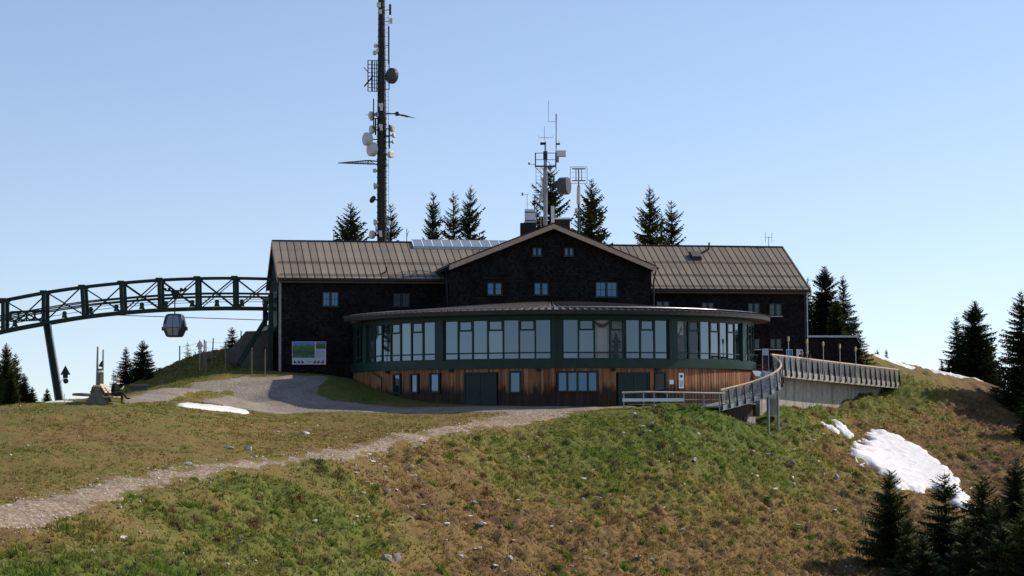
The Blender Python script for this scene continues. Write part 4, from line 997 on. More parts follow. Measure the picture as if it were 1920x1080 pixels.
# ------------------------------------------------------------------ lift truss
TR = thing('lift_truss', 'curved dark green lattice girder carrying the gondola track into the lift hall', 'truss', (-35.2, 152, .7)); tro = TR.location
zx = lambda x, y: (x/3.552, 480+y/3.552)
topz = [(-240,345),(20,292),(290,240),(545,203),(805,176),(1060,156),(1312,146),(1562,144),(1810,150)]
botz = [(-240,560),(20,497),(290,447),(560,402),(815,375),(1065,357),(1315,348),(1565,346),(1830,350)]
midz = [(-240,440),(20,395),(290,347),(548,303),(805,279),(1060,259),(1312,247),(1562,246),(1810,250)]
for fi, Y in enumerate((151.2, 152.5)):
    T = [P(*zx(*a), 151.2) for a in topz]; Bt = [P(*zx(*a), 151.2) for a in botz]; Md = [P(*zx(*a), 151.2) for a in midz]
    for l in (T, Bt, Md):
        for p in l: p.y = Y
    for l, w_, h_, nm in ((T, .14, .15, 'top_chord'), (Bt, .20, .24, 'bottom_chord')):
        s_ = smooth(l, 2)
        mb = MB()
        for a, b in zip(s_[:-1], s_[1:]): mb.bar(a, b, w_, h_)
        mb.build(nm, M['truss'], TR, tro)
    for dz in (.0, -.26):
        s_ = smooth(Md, 2); mb = MB()
        for a, b in zip(s_[:-1], s_[1:]): mb.bar(a+up*dz, b+up*dz, .10, .09)
        mb.build('track_rail', M['truss'], TR, tro)
    for i in range(0, 8):
        MB().bar(T[i]+up*.12, Bt[i]-up*.1, .29, .16, up=(0,1,0)).build('vertical', M['truss'], TR, tro)
        MB().obox(T[i]+Vector((0,-.11,0)), (.27,0,0), (0,.02,0), (0,0,.14)).build('gusset_plate', M['truss'], TR, tro)
        a, b = (T[i], Bt[i+1]) if (i+fi) % 2 else (Bt[i], T[i+1])
        MB().bar(a.lerp(b, .03), b.lerp(a, .03), .08, .10).build('diagonal', M['truss'], TR, tro)
        if i > 3: MB().bar((T[i] if (i+fi) % 2 == 0 else Bt[i]).lerp(Bt[i+1] if (i+fi) % 2 == 0 else T[i+1], .04), (Bt[i+1] if (i+fi) % 2 == 0 else T[i+1]), .06, .07).build('diagonal', M['truss'], TR, tro)
    if fi == 0:
        for x in (605, 775, 945, 1105, 1280, 1445, 1610, 1770, 430, 100):
            j = max(k for k in range(8) if botz[k][0] <= x); t = (x-botz[j][0])/(botz[j+1][0]-botz[j][0]); c = Bt[j].lerp(Bt[j+1], t)
            sb = MB().prism([c+Vector((-.22,-.1,.14)), c+Vector((.22,-.1,.14)), c+Vector((.12,-.1,.42)), c+Vector((-.12,-.1,.42))], (0,.2,0)).build('sheave_bracket', M['green'], TR, tro)
            MB().lathe(c+Vector((0,-.12,.50)), (0,1,0), [(0,.15), (.04,.17), (.2,.17), (.24,.15)], 14).build('sheave', M['green'], sb, tro)
        a, b = P(*zx(70,402), 151.0), P(*zx(285,392), 151.0)
        sp = MB(); sp.bar(a+up*.36, b+up*.36, .1, .10); sp.bar(a-up*.40, b-up*.40, .1, .10)
        sp = sp.build('sheave_train', M['truss'], TR, tro)
        for i in range(5):
            c = a.lerp(b, i/4); MB().bar(c-up*.4, c+up*.36, .16 if i in (0,4) else .09, .1, up=(0,1,0)).build('spacer', M['truss'], sp, tro)
        for i in range(4):
            c = a.lerp(b, (i+.5)/4); vs = []; fs = []
            for k in range(20):
                t = 2*math.pi*k/20
                for rr_ in (.26, .38): vs += [c+Vector((math.cos(t)*rr_, -.04, math.sin(t)*rr_)), c+Vector((math.cos(t)*rr_, .04, math.sin(t)*rr_))]
            for k in range(20):
                a1, b1 = 4*k, 4*((k+1) % 20); fs += [(a1, b1, b1+2, a1+2), (a1+1, a1+3, b1+3, b1+1), (a1, a1+1, b1+1, b1), (a1+2, b1+2, b1+3, a1+3)]
            MB().add(vs, fs).build('sheave_ring', M['truss'], sp, tro)
for i in range(0, 8):
    for l in (topz, botz):
        a = P(*zx(*l[i]), 151.2); b = Vector((a.x, 152.5, a.z)); MB().bar(a, b, .12, .12).build('cross_tie', M['truss'], TR, tro)
pa, pb = P(88.5, 606, 152.4), P(113, 757, 152.4)
MB().bar(pa, pb, .44, .22, up=(0,1,0)).build('leg', M['truss'], TR, tro)
for s in (-1, 1): MB().bar(pa+Vector((.25*s,-.1,0)), pb+Vector((.29*s,-.1,0)), .07, .4, up=(0,1,0)).build('leg_flange', M['grey'], TR, tro)
MB().bar(P(506,587,151), P(447,684,149.2), .34, .28, up=(0,1,0)).build('strut', M['truss'], TR, tro)
ca = [P(*zx(790,394), 152.4), P(*zx(1100,405), 152.4), P(*zx(1800,428), 152.4)]
tag(MB().path(ca, .03, 6).build('haul_cable', M['dark']), 'thin dark cable below the girder running behind the gondola', 'cable')
for yy0, yy1 in ((420,310), (455,325)):
    l = [P(*zx(x, y), 152.4) for x, y in ((-240,yy0+70),(290,yy0-50),(805,yy1+10),(1312,yy1-18),(1810,yy1-22))]
    MB().path(smooth(l, 2), .022, 5).build('rope', M['dark'], TR, tro)
# ------------------------------------------------------------------ gondola
gc = P(327.5, 632, 151.8); gs = 1/ (F/151.8)      # metres per photo pixel
W_, H_ = 43*gs, 43.5*gs
go = thing('gondola_cabin', 'grey glazed gondola cabin hanging from the green girder', 'gondola', gc)
def cabin_ring(z, sx, sy, n=24, e=3.2):
    o = []
    for k in range(n):
        t = 2*math.pi*k/n; c, s = math.cos(t), math.sin(t)
        o.append(Vector((sx*math.copysign(abs(c)**(2/e), c), sy*math.copysign(abs(s)**(2/e), s), z)))
    return o
prof = [(0,.30,.36), (.04,.36,.42), (.30,.475,.52), (.38,.5,.55), (.55,.485,.53), (.85,.41,.45), (.95,.37,.40), (1.0,.26,.28)]
def loft(rings):
    mb = MB(); n = len(rings[0]); vs = [p for r in rings for p in r]; fs = []
    for k in range(len(rings)-1):
        for i in range(n): fs.append((k*n+i, k*n+(i+1) % n, (k+1)*n+(i+1) % n, (k+1)*n+i))
    return mb.add(vs, fs+[tuple(range(n-1,-1,-1)), tuple(range((len(rings)-1)*n, len(rings)*n))])
def prof_at(h):
    for (a, x, y), (b, x2, y2) in zip(prof[:-1], prof[1:]):
        if a <= h <= b: t = (h-a)/(b-a); return x+(x2-x)*t, y+(y2-y)*t
loft([cabin_ring(h*H_, x*W_, y*W_) for h, x, y in prof]).build('shell', M['cabin'], go, None, True)
def panel_on(x0, x1, h0, h1, m, nm, parent=go, dep=.0):
    lft, rgt = [], []
    for k in range(7):
        h = h0+(h1-h0)*k/6; sx_, sy_ = prof_at(h)
        for x, l in ((x0, lft), (x1, rgt)): l.append(Vector((x*W_*sx_/.5, -sy_*W_*max(.05, 1-abs(x/.5)**3.2)**(1/3.2)-.015-dep, h*H_)))
    mb = MB(); n = 7; e = Vector((0,.03,0))
    vs = lft+rgt+[p+e for p in lft]+[p+e for p in rgt]; fs = []
    for k in range(6): fs += [(k, k+1, n+k+1, n+k), (2*n+k, 3*n+k, 3*n+k+1, 2*n+k+1), (k, 2*n+k, 2*n+k+1, k+1), (n+k, n+k+1, 3*n+k+1, 3*n+k)]
    fs += [(0, n, 3*n, 2*n), (n-1, 3*n-1, 4*n-1, 2*n-1)]
    return mb.add(vs, fs).build(nm, m, parent)
for s in (-1, 1):
    d_ = panel_on(*(sorted((.03*s, .27*s))), .06, .90, M['cream'], 'door')
    panel_on(*(sorted((.06*s, .24*s))), .40, .86, M['skypane'], 'pane', d_, .012)
    panel_on(*(sorted((.30*s, .42*s))), .40, .84, M['glass'], 'pane', go, .004)
tz = P(327.5, 548, 151.8).z-gc.z
MB().tube((0,0,H_-.02), (0,0,tz), .05).build('hanger', M['drum'], go)
ga = MB(); ga.bar((-.75,0,tz+.12), (.75,0,tz+.12), .12, .12); ga.prism([(-.35,-.12,tz+.15), (.35,-.12,tz+.15), (.22,-.12,tz-.45), (-.12,-.12,tz-.45)], (0,.24,0)); ga.build('grip', M['black'], go)
for x in (-.75, -.45, .5, .8): MB().lathe((x,-.1,tz+.24), (0,1,0), [(0,.11), (.2,.11)], 12).build('grip_wheel', M['black'], go)
for s in (-1, 1): MB().obox((s*W_*.5, 0, H_*.36), (.05,0,0), (0,.45,0), (0,0,.14)).build('bumper', M['black'], go)

# ------------------------------------------------------------------ transmitter mast
YM = 168.0; mp = F/YM
mb_ = P(716, 470, YM); zb0 = 2.5
mx = thing('transmitter_mast', 'tall dark steel transmitter mast hung with white dishes behind the lift hall', 'mast', (mb_.x, YM, zb0)); mo = mx.location
mz = lambda py: P(716, py, YM).z
MB().tube((mb_.x, YM, zb0), (mb_.x, YM, mz(220)), 9.4/mp, 8.6/mp, 16).tube((mb_.x, YM, mz(220)), (mb_.x, YM, mz(-45)), 8.4/mp, 5.6/mp, 16).build('shaft', M['mast'], mx, mo)
for py in range(-30, 455, 11):
    r = (9.3 if py > 220 else 5.8+2.6*(py+45)/265)/mp; MB().tube((mb_.x, YM, mz(py)), (mb_.x, YM, mz(py)+.07), r+.022, n=16).build('flange_ring', M['mast'], mx, mo)
lx = mb_.x+10.5/mp
la = MB()
for s in (-.17, .17): la.tube((lx+s, YM-.25, zb0), (lx+s-1.5/mp, YM-.25, mz(30)), .022, n=5)
la.build('ladder_rail', M['zinc'], mx, mo)
rg = MB()
for i in range(90):
    z = zb0+4+i*.33
    if z < mz(30): rg.tube((lx-.17, YM-.25, z), (lx+.17, YM-.25, z), .016, n=4)
rg.build('ladder_rungs', M['zinc'], mx, mo)
rj = random.Random(5)
cb = MB()
for i in range(5): x = mb_.x+rj.uniform(-.25, .25); cb.tube((x, YM-.42, zb0), (x*.9+mb_.x*.1, YM-.30, mz(rj.uniform(20, 200))), .03, n=5)
cb.build('cable_run', M['black'], mx, mo)
def drum(px, py, size, direction, m='offwhite', deep=.55, nm='dish_antenna'):
    c = P(px, py, YM-.1); r = size/2/mp; d = Vector(direction).normalized(); dp = r*2*deep
    o = MB().lathe(c-d*dp/2, d, [(-.25*r, r*.25), (0, r*.75), (dp*.25, r), (dp, r), (dp+.12*r, r*.8)], 18).build(nm, M[m], mx, mo)
    o2 = Vector((mb_.x, YM, c.z)); MB().tube(c-d*dp*.5, o2, .05, n=6).build('mounting_arm', M['mast'], mx, mo)
def horn(px, py, size, sgn):
    c = P(px, py, YM-.2); r = size/2/mp
    MB().lathe(c, (sgn,-.25,.05), [(0, r), (r*.12, r*.98), (r*1.0, r*.32), (r*1.3, r*.25)], 16).build('horn_antenna', M['offwhite'], mx, mo)
Lf = (-1,-.55,.02)
drum(697,216,14,Lf); drum(708,215,10,(-.3,-1,.1)); drum(697,222,9,Lf); drum(698,243,16,Lf,deep=.4); drum(690,261,25,Lf,deep=.5); drum(699,280,27,(-.8,-.6,.0),deep=.42)
drum(703,320,8,(-.6,-.8,0)); horn(702,349,13,-1*-1); drum(699,374,15,(-.7,.4,.5),'drum',.2); horn(702,417,13,1); drum(698.5,440,16,Lf,deep=.45); drum(705,86,8,(-.6,-.7,0)); drum(703,99,9,Lf); drum(710,94,8,(-.2,-1,0))
drum(734,142,30,(.75,.75,0),'drum',.3); drum(735,241,13,(.8,-.5,0)); drum(738,254,9,(.8,-.5,.1)); drum(737,266,7,(.9,-.4,0)); drum(732,290,13,(.7,-.6,0)); drum(728,418,9,(.5,-.8,0)); drum(726,309,7,(.6,-.7,0))
for px, py, w_, h_ in ((731.5,18,4,20),(733,39,6,10),(710,9,7,9),(713,22,5,8),(700.5,213,2,56),(714,197,8,7),(715,204,5,7),(714,236,7,6),(715,242,5,6),(713,436,6,7),(714,442,5,5),(711,352,4,9),(712,83,4,9),(730,256,2.5,45),(729,85,2.5,72),(705,433,2,20),(704,238,3,30)):
    c = P(px, py, YM-.5); MB().obox(c, (w_/2/mp,0,0), (0,.09,0), (0,0,h_/2/mp)).build('panel_antenna', M['offwhite'] if w_ > 4.5 and px < 720 or px == 733 else M['mast'], mx, mo)
    MB().tube(c, (mb_.x, YM, c.z), .035, n=5).build('mounting_arm', M['mast'], mx, mo)
cg = MB()
for px in (690, 697.5, 702.5, 706.5):
    cg.tube(P(px, 113, YM-.3), P(px, 171, YM-.3), .05 if px != 697.5 else .08, n=6); cg.tube(P(px, 113, YM+.9), P(px, 171, YM+.9), .04, n=6)
for py in (113, 121, 128, 136, 143, 150, 157, 164, 171): cg.tube(P(690, py, YM-.3), P(712, py+1, YM-.3), .03, n=5); cg.tube(P(690, py, YM-.3), P(690, py, YM+.9), .025, n=5)
cg.tube(P(683, 162, YM-.4), P(700, 142, YM-.2), .07, n=6); cg.tube(P(682, 126, YM-.4), P(691, 136, YM-.2), .04, n=6)
cg.tube(P(730, 113, YM-.3), P(730, 168, YM-.3), .03, n=5); cg.tube(P(716, 113, YM-.3), P(730, 113, YM-.3), .03, n=5); cg.tube(P(716, 168, YM-.3), P(730, 168, YM-.3), .03, n=5)
cg.build('antenna_cage', M['mast'], mx, mo)
yg = MB().tube(P(722, 213.5, YM), P(744, 213, YM), .06, n=6); yg.tube(P(744, 213, YM), P(764, 219.5, YM-.5), .05, n=6); yg.obox(P(744.5, 213.5, YM), (.14,0,0), (0,.14,0), (0,0,.17))
for i in range(7): a = P(746+i*3.2, 213.8+i*1.0, YM); yg.tube(a+Vector((-.9+.06*i, -.4, .05)), a+Vector((.6, .4, -.02)), .022, n=4)
yg.build('yagi_antenna', M['mast'], mx, mo)
lp = MB().tube(P(712,303,YM), P(690,301,YM), .06, n=6).tube(P(690,301,YM), P(634,305.4,YM), .06, .03, 6).tube(P(712,308,YM), P(634,305.8,YM), .06, .03, 6).tube(P(690,309,YM), P(690,301,YM), .04, n=5)
for i in range(13): a = P(640+i*5, 305.2, YM); ln = .25+.09*i; lp.tube(a+Vector((-.15,-ln,-.05)), a+Vector((.1,ln,.05)), .03, n=4)
lp.build('log_periodic_antenna', M['mast'], mx, mo); MB().tube(P(637,215.5,YM-.4)+Vector((2.2,0,0)), P(697,215.5,YM-.4), .02, n=4).build('rod', M['mast'], mx, mo)
# ------------------------------------------------------------------ roof-top mast and plant of the gabled house
YR = 153.5; rpx = F/YR
zz3 = lambda x, y: (940+x/4, 180+y/4)
Q = lambda x, y, dy=0: P(*zz3(x, y), YR+dy)
zroof = Q(330, 960).z
rm = thing('rooftop_mast', 'grey rooftop antenna mast with railed platform and dark drum on the gabled house', 'mast', (Q(330,960).x, YR, zroof)); ro2 = rm.location
MB().tube(Q(330,975), Q(330,540), 4.1/rpx, n=12).tube(Q(330,540), Q(330,415), 3.4/rpx, n=12).tube(Q(330,415), Q(330,345), 1.7/rpx, n=8).build('shaft', M['grey'], rm, ro2)
MB().tube(Q(330,480), Q(330,415), 4.2/rpx, n=12).build('collar', M['dark'], rm, ro2)
MB().obox(Q(312,357), (.22,0,0), (0,.12,0), (0,0,.09)).build('camera', M['black'], rm, ro2)
pf = MB()
for y, r in ((428,.03), (478,.025), (527,.07)):
    for dy in (-.7, .7): pf.tube(Q(256,y,dy), Q(408,y,dy), r, n=6)
    for x in (256, 408): pf.tube(Q(x,y,-.7), Q(x,y,.7), r, n=6)
for x in (256, 408):
    for dy in (-.7, .7): pf.tube(Q(x,425,dy), Q(x,530,dy), .05, n=6)
pf.tube(Q(256,535), Q(312,590), .03, n=5); pf.build('platform', M['drum'], rm, ro2)
ld = MB(); 
for x in (260, 297): ld.tube(Q(x,530,-.5), Q(x,985,-.5), .022, n=5)
for i in range(16): ld.tube(Q(260,545+i*28,-.5), Q(297,545+i*28,-.5), .016, n=4)
ld.build('ladder', M['zinc'], rm, ro2)
MB().tube(Q(410,555), Q(412,140), .045, n=6).tube(Q(412,180), Q(412,135), .06, n=6).build('pole', M['grey'], rm, ro2)
MB().path([Q(410,193), Q(353,193), Q(353,35)], .018, 5).build('whip_antenna', M['grey'], rm, ro2)
MB().path([Q(329,345), Q(323,315), Q(323,228)], .018, 5).tube(Q(280,312), Q(387,312), .018, n=5).tube(Q(282,312), Q(276,292), .014, n=4).tube(Q(387,312), Q(392,290), .014, n=4).build('whip_antenna', M['grey'], rm, ro2)
MB().obox(Q(449,433,-.3), (8.6/rpx,0,0), (0,.3,0), (0,0,5.4/rpx)).build('white_box', M['white'], rm, ro2)
MB().obox(Q(424,360), (4/rpx,0,0), (0,.1,0), (0,0,1.6/rpx)).tube(Q(432,352), Q(430,330), .02, n=4).build('wind_sensor', M['drum'], rm, ro2)
MB().obox(Q(423,478), (2.2/rpx,0,0), (0,.12,0), (0,0,5/rpx)).build('bracket_box', M['grey'], rm, ro2)
dd = Vector((.93,-.36,.0)); c = Q(476,675,-.5); r = 16.5/rpx
MB().lathe(c-dd*.45, dd, [(-.12,r*.3), (0,r*.92), (.1,r), (.72,r), (.78,r*.93)], 24).build('drum_antenna', M['drum'], rm, ro2)
MB().path([Q(335,705), Q(385,672), Q(430,675,-.4)], .06).tube(Q(394,600), Q(394,690), .07).build('drum_arm', M['dark'], rm, ro2)
MB().tube(Q(255,513), Q(212,511), .02, n=5).obox(Q(208,507), (.07,0,0), (0,.07,0), (0,0,.08)).build('sensor_arm', M['drum'], rm, ro2)
MB().lathe(Q(297,775), (0,-1,0), [(0,.05), (.06,.2), (.2,.2), (.26,.05)], 14).build('floodlight', M['offwhite'], rm, ro2)
MB().tube(Q(308,610), Q(308,760), .06).build('tube_antenna', M['offwhite'], rm, ro2)
wv = thing('weather_vane', 'small wind vane on a thin pole beside the rooftop plant unit', 'weather vane', Q(194,850,-.2)); 
MB().tube((0,0,0), Q(194,737)-Q(194,850), .02, n=5).tube(Q(156,737)-Q(194,850), Q(206,737)-Q(194,850), .018, n=5).obox(Q(158,737)-Q(194,850), (.07,0,0), (0,.05,0), (0,0,.12)).tube(Q(190,810)-Q(194,850), Q(214,812)-Q(194,850), .015, n=4).build('vane', M['grey'], wv)
pu = thing('plant_unit', 'white ventilation unit on a dark box on the gabled house roof', 'ventilation unit', Q(215,1040))
o_ = Q(215,1040)
MB().box(-9.8/rpx, 10/rpx, -.5, .6, Q(215,953).z-o_.z, Q(215,853).z-o_.z).build('casing', M['white'], pu)
for y in (872, 935): MB().box(-10/rpx, 10.2/rpx, -.52, -.501, Q(215,y+8).z-o_.z, Q(215,y).z-o_.z).build('band', M['drum'], pu)
MB().box(-18.5/rpx, 11.5/rpx, -.8, 2.0, -1.2, Q(215,958).z-o_.z).build('housing', M['black'], pu)
pv = thing('roof_plant_box', 'dark roof box with white capping and white flue on the gabled house ridge', 'roof box', Q(450,975))
o_ = Q(450,975); MB().box(-16/rpx, 16.3/rpx, -.2, 2.4, -1.0, Q(450,927).z-o_.z).build('housing', M['black'], pv)
MB().box(-12.5/rpx, 16.6/rpx, -.24, 2.44, Q(450,926).z-o_.z, Q(450,914).z-o_.z).build('capping', M['white'], pv)
MB().box(-19.5/rpx, -13.2/rpx, -.75, -.4, -.6, Q(450,832).z-o_.z).build('flue', M['white'], pv)
Q2 = lambda x, y, dy=0: P(*zz3(x, y), 158+dy)
fa_ = thing('frame_antenna', 'slim pole antenna with rectangular loop frame behind the gabled house', 'antenna', Q2(580,1040)); o_ = fa_.location
MB().tube(Q2(580,1100), Q2(580,670), .09).tube(Q2(580,670), Q2(580,540), .05).build('pole', M['drum'], fa_, o_)
MB().tube(Q2(581,810), Q2(581,680), .19, .17, 12).build('sleeve', M['offwhite'], fa_, o_)
MB().path([Q2(517,532), Q2(643,532), Q2(643,657), Q2(517,657), Q2(517,532)], .025, 5).build('loop_frame', M['grey'], fa_, o_)
for y in (546, 635): MB().tube(Q2(530,y), Q2(632,y), .055, n=6).build('dipole', M['grey'], fa_, o_)
for x in (560, 602): MB().tube(Q2(x,540), Q2(x,640), .04, n=6).build('stay', M['grey'], fa_, o_)
for y in (572, 612): MB().tube(Q2(517,y), Q2(643,y), .012, n=4).build('wire', M['grey'], fa_, o_)
MB().lathe(Q2(564,855,-.3), (0,-1,0), [(0,.05), (.05,.16), (.18,.16), (.22,.05)], 12).build('round_lamp', M['offwhite'], fa_, o_)

# ------------------------------------------------------------------ spruces
def spruce_mesh(seed, whorls, Rm=.16, dens=1.0, gap=.12, low=.05):
    rg = np.random.RandomState(seed); V = []; Fc = []; bend = rg.uniform(-.012, .012, 2)
    def ax(h): return np.array([bend[0]*math.sin(h*3), bend[1]*math.sin(h*2.3), h])
    for wv in range(whorls):
        t = (wv+rg.uniform(-.3, .3))/whorls; h = low+(1-low)*(max(t, 0)**.95)
        if h > .985: continue
        d = 1-h; R = Rm*min(1.0, (d*1.05)**.72+.02)
        if h < .15: R *= .80+h*1.3
        nb = max(4, int((6+6*(d**.6))*dens))
        a0 = rg.uniform(0, 6.28)
        for b in range(nb):
            if rg.rand() < gap: continue
            a = a0+6.283*b/nb+rg.normal(0, .22); L = R*rg.uniform(.62, 1.18)
            if rg.rand() < .06: L *= 1.25
            rise = .18 if h > .75 else (-.10 - .28*(d-.2))
            dirv = np.array([math.cos(a), math.sin(a), 0]); side = np.array([-math.sin(a), math.cos(a), 0])
            ns = max(3, int(5+L/Rm*7)); base = ax(h+rg.normal(0, .4/whorls))
            prev = base
            for s in range(1, ns+1):
                k = s/ns; p = base+dirv*L*k+np.array([0,0, L*(rise*k*1.3 + .30*k*k*(1 if h < .75 else .9))])
                wd = L*(.42*(1-k*.72)+.05)*rg.uniform(.7, 1.25); tip = .9+.2*rg.rand()
                dr = np.array([0,0,-wd*rg.uniform(.15, .75)])
                f0 = prev*.6+p*.4
                for sg in (-1, 1):
                    q = p+side*sg*wd*tip+dirv*wd*.35+dr*rg.uniform(.4, 1.2)
                    n = len(V); V += [prev, p, q]; Fc.append((n, n+1, n+2))
                if rg.rand() < .8:
                    q = f0+np.array([0,0,-wd*rg.uniform(.5, 1.1)])+side*rg.normal(0, .25)*wd; n = len(V); V += [prev, p, q]; Fc.append((n, n+1, n+2))
                prev = p
            n = len(V); e = prev+dirv*L*.12+np.array([0,0,L*.03]); w2 = side*L*.05; V += [prev-w2, e, prev+w2]; Fc.append((n, n+1, n+2))
    # leader
    for k in range(10):
        h = .93+.007*k; c = ax(h); a = rg.uniform(0, 6.28); dv = np.array([math.cos(a), math.sin(a), .25]); sd = np.array([-math.sin(a), math.cos(a), 0]); l = .022*(1-k/12)
        n = len(V); V += [c-sd*.004, c+dv*l, c+sd*.004]; Fc.append((n, n+1, n+2))
    me = bpy.data.meshes.new('crown'); me.from_pydata([tuple(v) for v in V], [], Fc); me.update(); me.materials.append(M['needles'])
    tk = MB(); pts = [Vector(ax(h)) for h in (-.03, .15, .35, .55, .75, .9, 1.0)]; rs = [.017, .014, .011, .008, .005, .0028, .001]
    for i in range(6): tk.tube(pts[i], pts[i+1], rs[i], rs[i+1], 7, cap=False)
    return me, tk.mesh('trunk', M['bark'], None, True)
VAR = {'tall1': spruce_mesh(11, 40, .25, 1.2), 'tall2': spruce_mesh(23, 36, .24, 1.1, .15), 'slim': spruce_mesh(31, 40, .19, 1.0, .15), 'full': spruce_mesh(47, 44, .29, 1.35, .05),
       'dense': spruce_mesh(53, 46, .31, 1.5, .03, .02), 'young': spruce_mesh(61, 26, .40, 1.3, .08, .02), 'young2': spruce_mesh(67, 22, .33, 1.1, .14, .02), 'thin': spruce_mesh(71, 14, .24, .7, .25, .03)}
def tree(px, top, Y, var, label, wf=1.0, group=None, base=None):
    p = P(px, top, Y); g = gz(p.x, Y) if base is None else P(px, base, Y).z
    H = p.z-g; cr, tk = VAR[var]
    r = thing('spruce_tree', label, 'tree', (p.x, Y, g), random.uniform(0, 6.28), group)
    link('trunk', tk, r, None, 0, (H, H, H)); link('crown', cr, r, None, 0, (H*wf, H*wf, H))
BG = 'spruces behind the buildings'
for a in [
 (657,381,171,'full','dense spruce behind the lift hall roof, next to the mast',.85), (735,383,176,'tall2','spruce half hidden behind the foot of the transmitter mast',.8), (762,427,180,'thin','thin little spruce top above the hall roof between mast and skylight',.5),
 (682-57,434,178,'thin','faint thin spruce tip over the hall roof near its gable',.3), (645,437,176,'thin','short spruce tip beside the dense spruce over the hall roof',.4),
 (815,360,171,'tall2','spruce above the skylight, nearest the mast in a row of three',.72), (847,358,173,'slim','middle spruce in the row of three above the skylight',1.0), (884,350,172,'tall1','tallest spruce in the row of three above the skylight',.68),
 (808,383,176,'slim','slender spruce tucked behind the row of three above the skylight',.7),
 (1030,305,170,'tall1','tall spruce directly behind the rooftop antenna mast',.85), (999,364,172,'slim','spruce behind the white rooftop ventilation unit',.9), (1084,382,171,'slim','spruce behind the pole of the loop antenna',.95), (1111,336,168,'full','broad spruce over the gable slope beyond the loop antenna',.72),
 (1220,350,170,'tall1','taller spruce of the pair above the terrace wing ridge',.78), (1257,375,172,'tall2','shorter spruce of the pair above the terrace wing ridge',.85), (1238,395,176,'slim','thin spruce between the pair above the terrace wing ridge',.8),
 (1545,498,170,'dense','large dense spruce directly behind the flat annex',.95), (1580,516,172,'tall2','tall open spruce behind the far end of the annex',1.0), (1516,518,174,'slim','spruce half hidden behind the terrace wing corner',.8), (1566,560,167,'full','lower full spruce in front of the tall ones behind the annex',.85),
 (1601,592,169,'young2','drooping spruce just past the end of the annex',1.1)]:
    tree(a[0], a[1], a[2], a[3], a[4], a[5], BG)
for a in [
 (1645,655,181,'young2','first of two little spruces on the crest behind the snow bank',.75,694), (1662,654,181,'young2','second of two little spruces on the crest behind the snow bank',.7,694),
 (1794,594,183,'tall2','slimmer of two tall spruces standing beyond the brown crest',1.15,728), (1828,563,181,'dense','larger and denser of two tall spruces beyond the brown crest',1.05,738), (1766,673,184,'young2','low spruce at the foot of the two tall crest spruces',.8,706),
 (1853,640,184,'full','short spruce half hidden behind the dense crest spruce',1.0,740)]:
    tree(a[0], a[1], a[2], a[3], a[4], a[5], 'spruces beyond the brown crest', a[6])
for a in [
 (1912,545,167,'tall1','tall dark spruce at the edge of the gully above the snow field',1.15), (1950,600,165,'dense','dense spruce beside the tall dark spruce over the gully',1.0), (1940,700,158,'full','lower spruce in front of the tall dark gully spruce',1.1), (1965,520,169,'tall1','second tall spruce behind the gully edge',1.1),
 (1668,880,113,'young','young spruce standing alone below the snow field',.95), (1772,882,110.5,'young2','young spruce with a bare slender top in front of the snow',1.25), (1842,890,109,'young','broad young spruce at the lower end of the snow field',1.0), (1905,860,110,'full','taller young spruce behind the broad one below the snow field',1.15),
 (1700,960,108,'young2','half-hidden young spruce beside the lone one below the snow field',.9), (1868,930,106,'full','slender dark spruce rising from the middle of the thicket below the snow',1.0), (1918,960,102,'young','dense low spruce at the outer foot of the thicket',1.1),
 (1812,965,105,'young2','small spruce in the thicket below the snow field',1.3), (1730,1000,105,'young','bushy low spruce between the two young spruces below the snow',1.1), (1880,975,103,'young','bushy spruce in the lowest corner of the thicket',1.2), (1940,905,107,'young2','spruce at the outer edge of the thicket below the snow',1.2)]:
    tree(a[0], a[1], a[2], a[3], a[4], a[5]*(.92 if a[2] < 120 else 1), 'spruces in and around the snow gully')
for a in [
 (12,643,172,'full','tallest dark spruce in the dense stand beyond the girder leg',.85,772), (30,662,174,'tall1','second spruce in the dense stand beyond the girder leg',1.0,772), (46,700,172,'full','short outer spruce of the dense stand beyond the girder leg',.95,772), (-10,668,171,'dense','broad spruce at the back of the dense stand beyond the girder leg',.9,772), (20,690,168,'dense','full spruce in the middle of the dense stand beyond the girder leg',.9,772), (60,725,172,'young','lowest spruce at the foot of the dense stand beyond the girder leg',.9,772),
 (88,728,174,'young','lone little spruce between the girder leg and the dense stand',.85,770),
 (237,650,150,'tall2','slimmer spruce of the pair behind the gravel road bend',1.25,726), (267,638,151,'young','broader spruce of the pair behind the gravel road bend',1.0,724), (213,689,152,'thin','tiny spruce sapling behind the seated man',1.0,726), (280,690,149,'young','low bushy spruce at the foot of the pair by the road',1.2,724),
 (352,638,153,'thin','thin spruce sapling on the mound beside the white sign',1.0,690), (366,655,154,'thin','second thin sapling on the mound behind the white sign',1.0,690), (435,612,155,'young2','small feathery spruce on the mound above the concrete wall',1.2,662)]:
    tree(a[0], a[1], a[2], a[3], a[4], a[5], 'spruces around the road and girder', a[6])

